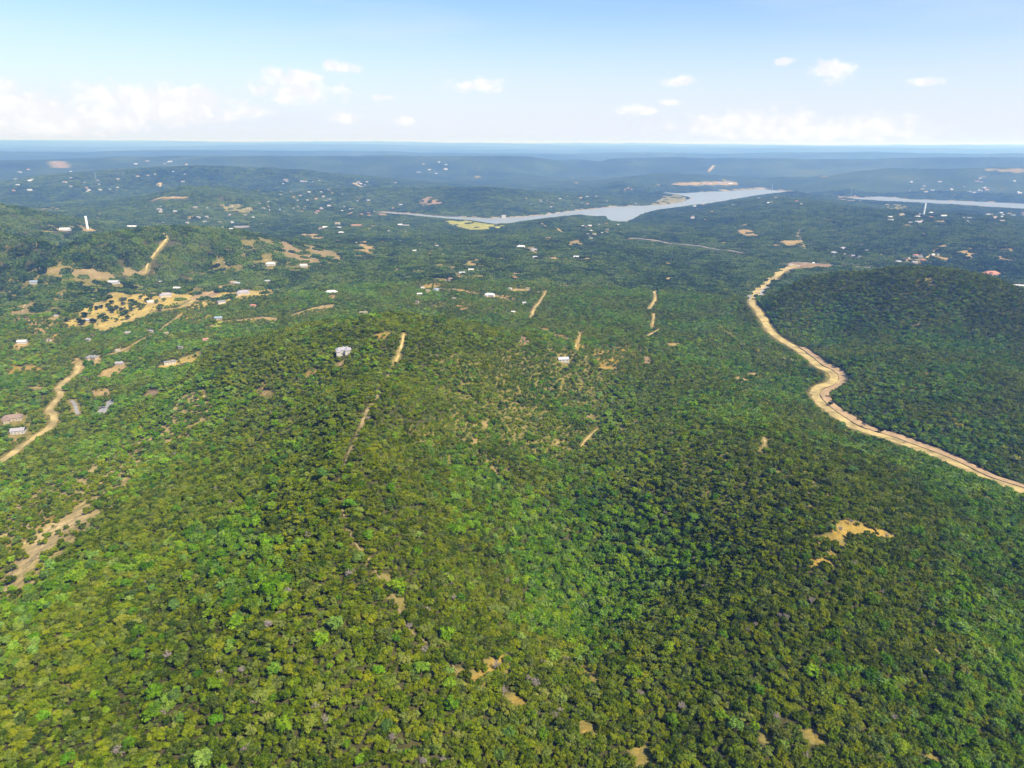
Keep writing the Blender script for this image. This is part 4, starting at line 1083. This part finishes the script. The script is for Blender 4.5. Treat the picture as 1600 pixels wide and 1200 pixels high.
def crown_mesh(name, seed, rad, z0, z1, puffs, leaves, leaf, mat, puff_r, trunk=None, core=True, flat=0.75):
    """a crown of leafy puffs: lumpy cores clothed in leaf-spray faces spread through the volume"""
    g = np.random.RandomState(seed)
    V, F, T, MI = [], [], [], []
    cz, hh = (z0 + z1) / 2, (z1 - z0) / 2
    lean = g.normal(0, .12 * rad, 2)
    ell = g.uniform(.8, 1.2)
    for k in range(puffs):
        u = (k + .5) / puffs
        ct = 1 - 1.55 * u                                  # from the top to a little under the middle
        st = math.sqrt(max(0, 1 - ct * ct))
        ph = k * 2.39996 + g.uniform(-.5, .5)
        q = g.uniform(.55, 1.0) if k % 4 else g.uniform(.2, .6)
        c = np.array([math.cos(ph) * st * rad * q * ell + lean[0] * ct, math.sin(ph) * st * rad * q / ell + lean[1] * ct, cz + ct * hh * q * .92])
        pr = puff_r * g.uniform(.7, 1.3)
        tn = g.uniform(.15, .85)
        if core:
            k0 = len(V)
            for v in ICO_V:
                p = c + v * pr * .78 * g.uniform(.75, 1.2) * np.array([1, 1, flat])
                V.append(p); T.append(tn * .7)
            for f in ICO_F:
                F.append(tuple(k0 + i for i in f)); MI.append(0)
        for j in range(leaves):
            d = g.normal(0, 1, 3); d[2] = abs(d[2]) * .9 - .25 * (j % 3 == 0); d /= np.linalg.norm(d)
            p = c + d * pr * g.uniform(.72, 1.22) * np.array([1, 1, flat])
            nn = d + g.normal(0, .55, 3); nn /= np.linalg.norm(nn)
            a = np.cross(nn, g.normal(0, 1, 3)); a /= np.linalg.norm(a) + 1e-9
            b = np.cross(nn, a)
            sz = leaf * g.uniform(.55, 1.35)
            k0 = len(V)
            tt = np.clip(tn + g.normal(0, .16), 0, 1)
            V.extend([p - a * sz * .5, p + b * sz * .45 * g.uniform(.7, 1.3), p + a * sz * .5, p - b * sz * .45])
            T.extend([tt] * 4)
            F.append((k0, k0 + 1, k0 + 2, k0 + 3)); MI.append(0)
    if trunk:
        TV, TF = trunk
        k0 = len(V)
        V.extend([np.array(v) for v in TV]); T.extend([0.5] * len(TV))
        F.extend([tuple(k0 + i for i in f) for f in TF]); MI.extend([1] * len(TF))
    me = mesh_of(name, V, F, mats=[mat, BARK] if trunk else [mat], mi=MI if trunk else None)
    at = me.attributes.new('tint', 'FLOAT', 'POINT')
    at.data.foreach_set('value', np.asarray(T, np.float32))
    return me


def trunk_geo(seed, h, r, limbs=4, spread=1.6):
    g = random.Random(seed)
    V, F = [], []
    top = (g.uniform(-.2, .2), g.uniform(-.2, .2), h * .55)
    tube(V, F, (0, 0, -.8), top, r, r * .6, 6)
    for k in range(limbs):
        a = k * 2 * math.pi / limbs + g.uniform(-.4, .4)
        tube(V, F, (top[0] * .8, top[1] * .8, top[2] * g.uniform(.6, 1)), (math.cos(a) * spread * g.uniform(.6, 1), math.sin(a) * spread * g.uniform(.6, 1), h * g.uniform(.75, .98)), r * .5, r * .2, 5)
    return V, F


NJ, NO = 7, 6
jun_tr = [trunk_geo(100 + i, 3.6, .22, 4, 1.4) for i in range(NJ)]
oak_tr = [trunk_geo(200 + i, 5.2, .28, 5, 2.2) for i in range(NO)]
jun_tm = [mesh_of('trunk', *t_, BARK) for t_ in jun_tr]
oak_tm = [mesh_of('trunk', *t_, BARK) for t_ in oak_tr]
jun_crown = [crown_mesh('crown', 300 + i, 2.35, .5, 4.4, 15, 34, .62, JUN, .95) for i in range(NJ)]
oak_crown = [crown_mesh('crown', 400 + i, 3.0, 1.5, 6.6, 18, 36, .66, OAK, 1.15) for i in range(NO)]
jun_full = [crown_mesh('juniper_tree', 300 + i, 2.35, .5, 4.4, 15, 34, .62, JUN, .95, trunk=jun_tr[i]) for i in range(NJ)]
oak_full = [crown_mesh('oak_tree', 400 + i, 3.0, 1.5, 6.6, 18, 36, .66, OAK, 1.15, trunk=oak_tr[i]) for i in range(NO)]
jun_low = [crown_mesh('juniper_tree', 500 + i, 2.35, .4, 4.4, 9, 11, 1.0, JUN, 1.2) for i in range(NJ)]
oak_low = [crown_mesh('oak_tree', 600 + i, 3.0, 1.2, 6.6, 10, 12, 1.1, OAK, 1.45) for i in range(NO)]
bright_full = [crown_mesh('painted_bright_shrub', 1300 + i, 2.2, .3, 3.4, 12, 26, .6, BRIGHT, .95) for i in range(5)]
bright_low = [crown_mesh('painted_bright_shrub', 1350 + i, 2.2, .3, 3.4, 8, 11, .95, BRIGHT, 1.15) for i in range(5)]
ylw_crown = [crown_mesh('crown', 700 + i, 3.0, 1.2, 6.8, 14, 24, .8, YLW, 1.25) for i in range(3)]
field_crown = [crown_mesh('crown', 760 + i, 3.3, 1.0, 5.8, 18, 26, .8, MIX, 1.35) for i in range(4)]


def dead_meshes(seed):
    g = random.Random(seed)
    TV, TF = [], []
    tube(TV, TF, (0, 0, -.8), (.1, 0, 2.6), .24, .16, 6)
    V, F = [], []
    for k in range(12):
        a = k * 2.4 + g.uniform(-.3, .3)
        z = g.uniform(1.0, 2.5)
        r_ = g.uniform(.7, 2.0)
        q = Vector((math.cos(a) * r_, math.sin(a) * r_, 2.2 + (2.2 - r_) * g.uniform(.7, 1.2) + g.uniform(-.3, .5)))
        tube(V, F, (0.05, 0, z), q, .08, .04, 4)
        for j in range(9):
            s = Vector((.05, 0, z)).lerp(q, g.uniform(.45, 1.0))
            e_ = s + Vector((g.uniform(-.8, .8), g.uniform(-.8, .8), g.uniform(-.1, .8)))
            tube(V, F, s, e_, .04, .022, 3)
            for i in range(5):
                s2 = s.lerp(e_, g.uniform(.3, 1)); tube(V, F, s2, s2 + Vector((g.uniform(-.5, .5), g.uniform(-.5, .5), g.uniform(-.15, .5))), .03, .018, 3)
    return mesh_of('trunk', TV, TF, DEAD), mesh_of('crown', V, F, DEAD)


dead_m = [dead_meshes(900 + i) for i in range(4)]


def grove_mesh(seed, rad, ntree):
    """a patch of far woodland: many low tree crowns side by side"""
    g = np.random.RandomState(seed)
    V, F, T = [], [], []
    for k in range(ntree):
        a = k * 2.39996; r_ = rad * math.sqrt((k + .5) / ntree)
        c = np.array([math.cos(a) * r_ + g.normal(0, .8), math.sin(a) * r_ + g.normal(0, .8), 0])
        s = g.uniform(1.9, 3.4); h = s * g.uniform(1.3, 1.9)
        k0 = len(V); tn = g.uniform(0, 1)
        VV, FF = (ICO1_V, ICO1_F)
        for v in VV:
            j = g.uniform(.72, 1.22)
            V.append(c + np.array([v[0] * s * j, v[1] * s * j, (v[2] * .55 + .45) * h * (.85 + .15 * j)])); T.append(np.clip(tn + g.normal(0, .1), 0, 1))
        for f in FF:
            if VV[f[0]][2] + VV[f[1]][2] + VV[f[2]][2] > -1.2:
                F.append(tuple(k0 + i for i in f))
    me = mesh_of('woodland_patch', V, F, MIX)
    at = me.attributes.new('tint', 'FLOAT', 'POINT'); at.data.foreach_set('value', np.asarray(T, np.float32))
    return me


groves = [grove_mesh(40 + i, 14.5, 32) for i in range(6)]


def scatter(name, P, rot, scl, var, meshes, label, cat, tilt=None):
    """one body of woodland: points carrying one of several tree meshes each"""
    me = bpy.data.meshes.new(name)
    me.vertices.add(len(P)); me.vertices.foreach_set('co', np.asarray(P, np.float32).ravel())
    for k, a in (('spin', rot), ('size', scl)) + ((('lean_x', tilt[0]), ('lean_y', tilt[1])) if tilt else ()):
        t_ = me.attributes.new(k, 'FLOAT', 'POINT'); t_.data.foreach_set('value', np.asarray(a, np.float32))
    t_ = me.attributes.new('sort', 'INT', 'POINT'); t_.data.foreach_set('value', np.asarray(var, np.int32))
    o = obj(name, me)
    ng = bpy.data.node_groups.new(name, 'GeometryNodeTree')
    ng.interface.new_socket('Geometry', in_out='INPUT', socket_type='NodeSocketGeometry')
    ng.interface.new_socket('Geometry', in_out='OUTPUT', socket_type='NodeSocketGeometry')
    N = ng.nodes; Lk = ng.links
    gi = N.new('NodeGroupInput'); go_ = N.new('NodeGroupOutput')
    join = N.new('GeometryNodeJoinGeometry')
    insts = []
    for mm in meshes:
        so = bpy.data.objects.new('source_' + mm.name, mm)
        oi = N.new('GeometryNodeObjectInfo'); oi.inputs[0].default_value = so; oi.inputs['As Instance'].default_value = False
        g2 = N.new('GeometryNodeGeometryToInstance')
        Lk.new(oi.outputs['Geometry'], g2.inputs[0]); insts.append(g2)
    for g2 in reversed(insts):                       # join keeps last-linked first
        Lk.new(g2.outputs[0], join.inputs[0])

    def na(nm, typ):
        a = N.new('GeometryNodeInputNamedAttribute'); a.data_type = typ; a.inputs[0].default_value = nm
        return a.outputs['Attribute']
    iop = N.new('GeometryNodeInstanceOnPoints')
    iop.inputs['Pick Instance'].default_value = True
    cx = N.new('ShaderNodeCombineXYZ'); Lk.new(na('spin', 'FLOAT'), cx.inputs[2])
    if tilt:
        Lk.new(na('lean_x', 'FLOAT'), cx.inputs[0]); Lk.new(na('lean_y', 'FLOAT'), cx.inputs[1])
    Lk.new(gi.outputs[0], iop.inputs['Points']); Lk.new(join.outputs[0], iop.inputs['Instance'])
    Lk.new(na('sort', 'INT'), iop.inputs['Instance Index'])
    Lk.new(cx.outputs[0], iop.inputs['Rotation'])
    cs = N.new('ShaderNodeCombineXYZ')
    sz = na('size', 'FLOAT')
    for i in range(3): Lk.new(sz, cs.inputs[i])
    Lk.new(cs.outputs[0], iop.inputs['Scale'])
    Lk.new(iop.outputs[0], go_.inputs[0])
    md = o.modifiers.new('woodland', 'NODES'); md.node_group = ng
    tag(o, label, cat, kind='stuff')
    return o


def project(P):
    d = P - np.array([0, 0, CAM_Z])
    zf = d @ np.array(CF)
    return 800 + FPX * (d @ np.array(CR)) / zf, 600 - FPX * (d @ np.array(CU)) / zf, zf


def wedge(step, r0, r1, half=41.0, jit=0.42):
    xs = np.arange(-r1, r1, step); ys = np.arange(0, r1, step)
    X, Y = np.meshgrid(xs, ys)
    X = X + (np.arange(len(ys)) % 2)[:, None] * step * .5
    X = X.ravel(); Y = Y.ravel()
    r_ = np.hypot(X, Y); a_ = np.abs(np.degrees(np.arctan2(X, Y + 25)))
    k = (r_ > r0 - 40) & (r_ < r1 + 20) & (a_ < half)
    X, Y = X[k], Y[k]
    X = X + rs.uniform(-jit, jit, len(X)) * step; Y = Y + rs.uniform(-jit, jit, len(Y)) * step
    r_ = np.hypot(X, Y)
    k = (r_ > r0) & (r_ < r1)
    return X[k], Y[k]


R_MID = 1850.0
X, Y = wedge(3.75, 170, R_MID)
thin = 0.99 - 0.14 * (fbm(X / 60, Y / 60, 3, 50) > 0.45)
keep = rs.rand(len(X)) < wood_share(X, Y) * thin
X, Y = X[keep], Y[keep]
Z = height(X, Y)
RRt = np.hypot(X, Y)
low_ = height(X + 45, Y) + height(X - 45, Y) + height(X, Y + 45) + height(X, Y - 45) - 4 * Z       # hollows hold more broadleaves
oakp = 0.13 + 0.85 * fbm(X / 75, Y / 75, 3, 61) + 0.02 * low_ + 0.25 * fbm(X / 300, Y / 300, 2, 66)
for poly_, add_ in (([(810,830),(900,780),(1060,780),(1130,880),(1000,940),(920,990),(850,975)], .55), ([(340,820),(460,800),(520,900),(470,970),(350,930)], .4), ([(1380,690),(1620,780),(1620,870),(1450,780)], .35), ([(780,860),(850,840),(900,980),(840,990)], .4)):
    oakp = oakp + add_ * np.clip(.5 - poly_sd(X, Y, ground(poly_)[:, :2]) / 25, 0, 1)                     # damp draws where broadleaves gather
is_oak = rs.rand(len(X)) < np.clip(oakp, .03, .88)
scl = np.clip(np.exp(rs.normal(0, .27, len(X))), .5, 1.8) * np.where(is_oak, .84, .88 + .16 * fbm(X / 40, Y / 40, 2, 70))
azd = np.degrees(np.arctan2(X, Y))
upper = sm(430, 720, RRt) * (1 - sm(1500, 1850, RRt)) * sm(-27, -14, azd) * (1 - .6 * sm(20, 26, azd))     # upper slopes that look brighter: their brightness is painted into the shrub colour
is_bright = rs.rand(len(X)) < np.clip(upper * (.42 + .7 * fbm(X / 150, Y / 150, 3, 95)) + .05, 0, .8)
is_oak &= ~is_bright
scl = np.where(is_bright, scl * .85, scl)
rot = rs.uniform(0, 2 * math.pi, len(X))
P = np.stack([X, Y, Z - .15], 1)
pu, pv, pz = project(P + np.array([0, 0, 2.0]))
inview = (pu > 0) & (pu < 1600) & (pv > 0) & (pv < 1200)
LOD = RRt < 780
single = np.zeros(len(X), bool)
for kind_, nv in ((False, NJ), (True, NO)):
    c = np.where((is_oak == kind_) & ~is_bright & inview)[0]
    c = c[np.argsort(RRt[c] / scl[c] ** .5)][:300]
    single[c] = True
    for i in c:
        vi = int(rs.randint(nv))
        if kind_:
            e = empty('oak_tree', P[i], rot[i], scl[i])
            tag(e, 'bright green rounded oak in the near slope thicket of olive junipers', 'tree', 'oaks in the near slope thicket')
            obj('trunk', oak_tm[vi], e)
            obj('crown', oak_crown[vi], e)
        else:
            e = empty('juniper_tree', P[i], rot[i], scl[i])
            tag(e, 'olive-green bushy juniper in the near slope thicket', 'tree', 'junipers in the near slope thicket')
            obj('trunk', jun_tm[vi], e)
            obj('crown', jun_crown[vi], e)
for nm, kd, full, lowm, lab in (('juniper_woodland', False, jun_full, jun_low, 'dense olive-green juniper woodland covering the hills'), ('oak_woodland', True, oak_full, oak_low, 'brighter green oaks mixed through the juniper woodland')):
    k = (is_oak == kd) & ~is_bright & ~single
    nv = len(full)
    var = rs.randint(0, nv, k.sum()) + np.where(LOD[k], 0, nv)
    scatter(nm, P[k], rot[k], scl[k], var, full + lowm, lab, 'woodland')
scatter('painted_bright_thicket', P[is_bright], rot[is_bright], scl[is_bright], rs.randint(0, 5, is_bright.sum()) + np.where(LOD[is_bright], 0, 5), bright_full + bright_low, 'scrub between the junipers, upper-slope brightness painted into its yellow-green leaves', 'scrub')
print('trees', len(X), 'oak', int(is_oak.sum()), 't', round(time.time() - T0, 1))

X, Y = wedge(21.0, R_MID, 7200, half=42)
sh_ = wood_share(X, Y, 4.5)
k = rs.rand(len(X)) < np.where(sh_ < 1, sh_ * .9, .985)
X, Y = X[k], Y[k]
gx_ = (height(X + 12, Y) - height(X - 12, Y)) / 24; gy_ = (height(X, Y + 12) - height(X, Y - 12)) / 24
nl = 1 / np.sqrt(1 + gx_ ** 2 + gy_ ** 2)
N3 = np.stack([-gx_ * nl, -gy_ * nl, nl], 1)                  # patches lie along the slope
spn = rs.uniform(0, 6.28, len(X))
X3 = np.stack([np.cos(spn), np.sin(spn), gx_ * np.cos(spn) + gy_ * np.sin(spn)], 1)
X3 /= np.linalg.norm(X3, axis=1)[:, None]
Y3 = np.cross(N3, X3)
ex_, ey_, ez_ = np.arctan2(Y3[:, 2], N3[:, 2]), -np.arcsin(np.clip(X3[:, 2], -1, 1)), np.arctan2(X3[:, 1], X3[:, 0])
scatter('distant_woodland', np.stack([X, Y, height(X, Y) - .6], 1), ez_, rs.uniform(.85, 1.2, len(X)), rs.randint(0, len(groves), len(X)), groves,
        'continuous distant woodland on the valleys and far hills', 'woodland', tilt=(ex_, ey_))
print('groves', len(X), 't', round(time.time() - T0, 1))

# lone trees that stand out
DEAD_PX = [(482,840),(550,894),(451,929),(470,1049),(648,964),(640,983),(664,1020),(709,936),(659,767),(796,827),(792,909),(700,904),(668,956),(911,829),(937,906),(972,898),(990,902),(887,924),(980,967),(961,990),(885,1036),(956,1071),(1005,951),(1062,922),(1100,920),(1085,874),(999,1089),(817,804),(1117,994),
           (1329,817),(1312,829),(1490,1027),(1378,926),(1228,967),(1412,980),(1556,829),(1384,838),(321,892),(345,1057),(337,764),(360,786),(221,966),(379,1052),(289,1187),(322,788),(182,1140),(972,620),(957,629),(927,635),(1087,726),(1050,678),(1383,647),(1343,622),(1352,633),(1406,637),(1326,600),(682,557),(704,912),(696,896),(942,914),(893,930),(716,908),(1048,815)]
rd = random.Random(77)
DEAD_PX += [(rd.uniform(150, 1580), 560 + 640 * rd.random() ** .8) for _ in range(85)]
for i, p in enumerate(ground([(u, v + 3) for u, v in DEAD_PX])):
    tm, cm = dead_m[i % 4]
    s = random.Random(i).uniform(.75, 1.25)
    e = empty('dead_tree', p, i * 1.7, s)
    e.scale = (s, s, s * 1.12)
    u_, v_ = DEAD_PX[i]
    if 810 < u_ < 1130 and 780 < v_ < 1000:
        tag(e, 'bleached bare dead tree among bright oaks in the deep ravine', 'tree', 'dead trees in the ravine')
    elif u_ > 1320 and v_ < 700:
        tag(e, 'bleached bare dead tree in the woods beyond the silt fence', 'tree', 'dead trees beyond the silt fence')
    else:
        tag(e, 'bleached grey bare dead tree among the green juniper crowns', 'tree', 'bleached dead trees among the junipers')
    obj('trunk', tm, e); obj('crown', cm, e)
ytm = mesh_of('trunk', *oak_tr[0], BARK)
YEL_PX = [(1480,652),(1490,660),(1497,670),(1512,674),(1567,703),(1585,720),(1122,510),(1126,513),(1130,517),(1134,521),(1139,524),(1143,527),(1147,530),(1152,533),(1156,537),(1160,541),(1183,550),(1216,556),(1224,562),(1236,566),(1246,567),(235,507),(268,528),(273,508),(255,537),(221,563),(327,496),(300,499),(310,496),(180,615)]
for i, p in enumerate(ground([(u, v + 2) for u, v in YEL_PX])):
    e = empty('yellow_tree', p, i * 1.3, random.Random(i).uniform(1.0, 1.5))
    lab, grp = (('yellow-green tree in the creek line leading to the dirt road', 'yellow trees of the creek line') if 6 <= i <= 20 else
                ('yellow-green tree in the woods beyond the silt fence', 'yellow trees beyond the silt fence') if i < 6 else ('yellow-green tree in the valley below the golden field', 'yellow trees below the golden field'))
    tag(e, lab, 'tree', grp)
    obj('trunk', ytm, e); obj('crown', ylw_crown[i % 3], e)
FIELD_PX = [(106,501),(124,501),(129,506),(146,503),(133,494),(156,496),(166,500),(162,493),(171,465),(165,470),(175,473),(169,478),(173,484),(182,482),(176,487),(190,469),(196,468),(193,475),(205,472),(206,477),(211,475),(206,484),(220,482),(225,478),(217,478),(192,491),(200,497),(198,489),(235,465),(245,472),(226,460),(204,461),(220,465),(249,460),(251,480),(256,469),(251,484),(190,484),(143,478),(143,482),(152,482),(159,480),(230,470)]
for i, p in enumerate(ground([(u, v + 2) for u, v in FIELD_PX])):
    e = empty('field_oak', p, i * 1.9, random.Random(i + 50).uniform(1.35, 2.1))
    tag(e, 'dark round oak standing alone in the golden dry field', 'tree', 'oaks scattered over the golden field')
    obj('trunk', ytm, e); obj('crown', field_crown[i % 4], e)
for (u, v, lab) in ((1297, 634, 'small tree left standing at the bend of the dirt road'), (1376, 676, 'lone dark tree on the graded strip beside the silt fence')):
    p = ground([(u, v)])[0]
    e = tag(empty('lone_tree', p, 1.0, 1.0), lab, 'tree')
    obj('trunk', ytm, e); obj('crown', field_crown[1], e)

# road works at the far end of the dirt road: a parked box truck and heaps of crushed rock
RUB = rough_mat('black_rubber', (.02, .02, .02), .1, 3)
p = ground([(1271, 412)])[0]
e = tag(empty('box_truck', (p[0], p[1], p[2] + .7), .2), 'white box truck parked where the dirt road meets the paved one', 'truck')
obj('cargo_box', boxm('cargo_box', -4.2, 2.0, -1.3, 1.3, 1.0, 4.0, WHITEP), e)
cb = obj('cab', mesh_of('cab', [(2.1, -1.2, .8), (4.2, -1.2, .8), (4.2, 1.2, .8), (2.1, 1.2, .8), (2.1, -1.2, 3.0), (3.4, -1.2, 3.0), (3.4, 1.2, 3.0), (2.1, 1.2, 3.0), (4.2, -1.2, 1.8), (4.2, 1.2, 1.8)],
    [(0, 3, 2, 1), (0, 1, 8, 5, 4), (3, 7, 6, 9, 2), (1, 2, 9, 8), (8, 9, 6, 5), (4, 5, 6, 7), (0, 4, 7, 3)], WHITEP), e)
obj('windscreen', mesh_of('windscreen', [(4.17, -1.0, 1.9), (4.17, 1.0, 1.9), (3.5, 1.0, 2.9), (3.5, -1.0, 2.9)], [(0, 1, 2, 3)], GLASS), cb, loc=(.03, 0, .02))
WV, WF = [], []
tube(WV, WF, (0, -.15, 0), (0, .15, 0), .5, .5, 14)
WF += [tuple(range(13, -1, -1)), tuple(range(14, 28))]
wm_ = mesh_of('wheel', WV, WF, RUB)
for wx in (-3.0, 3.1):
    for wy in (-1.15, 1.15):
        obj('wheel', wm_, e, loc=(wx, wy, .5))
CRUSH = [rough_mat('grey_crushed_rock', (.30, .28, .29), .3, .8, bump=.4), rough_mat('tan_crushed_rock', (.36, .27, .16), .3, .8, bump=.4)]
for i_, (u, v, r_, k_, lab) in enumerate(((1236, 414, 7, 0, 'largest grey crushed-rock heap at the road works'), (1247, 416, 5, 0, 'smaller grey rock heap beside the largest heap'), (1228, 419, 6, 1, 'tan rock heap at the start of the dirt road'), (1257, 413, 4.5, 1, 'small tan rock heap near the white truck'))):
    p = ground([(u, v)])[0]
    V, F = lathe([(r_, -.5), (r_ * .8, r_ * .18), (r_ * .5, r_ * .38), (r_ * .22, r_ * .52), (.05, r_ * .56)], 18)
    V = [(x_ * (1 + .25 * vnoise(x_ * .5 + 9 * i_, y_ * .5, 3)), y_ * (1 + .25 * vnoise(x_ * .5, y_ * .5 + 5 * i_, 4)), z_ * (.85 + .3 * vnoise(x_, y_, 2))) for x_, y_, z_ in V]
    tag(obj('rock_heap', mesh_of('rock_heap', V, F, CRUSH[k_], smooth=True), loc=p), lab, 'rock heap')

# ------------------------------------------------------------------ haze: the air over the whole country
m, n = material('summer_haze')
pv_ = n.n('ShaderNodeVolumePrincipled', {'Color': HAZE_COLOR, 'Density': HAZE_DENSITY, 'Anisotropy': 0.15, 'Absorption Color': (1, 1, 1, 1)})
o_ = n.n('ShaderNodeOutputMaterial')
n.t.links.new(pv_.outputs[0], o_.inputs['Volume'])
top = max(CAM_Z, float(ZZ.max()) + 40) + 12
tag(obj('haze', boxm('haze', -52000, 52000, -1500, 60000, float(ZZ.min()) - 1.0, top, m)), kind='stuff')
print('built in', round(time.time() - T0, 1), 's; objects', len(SC.objects))
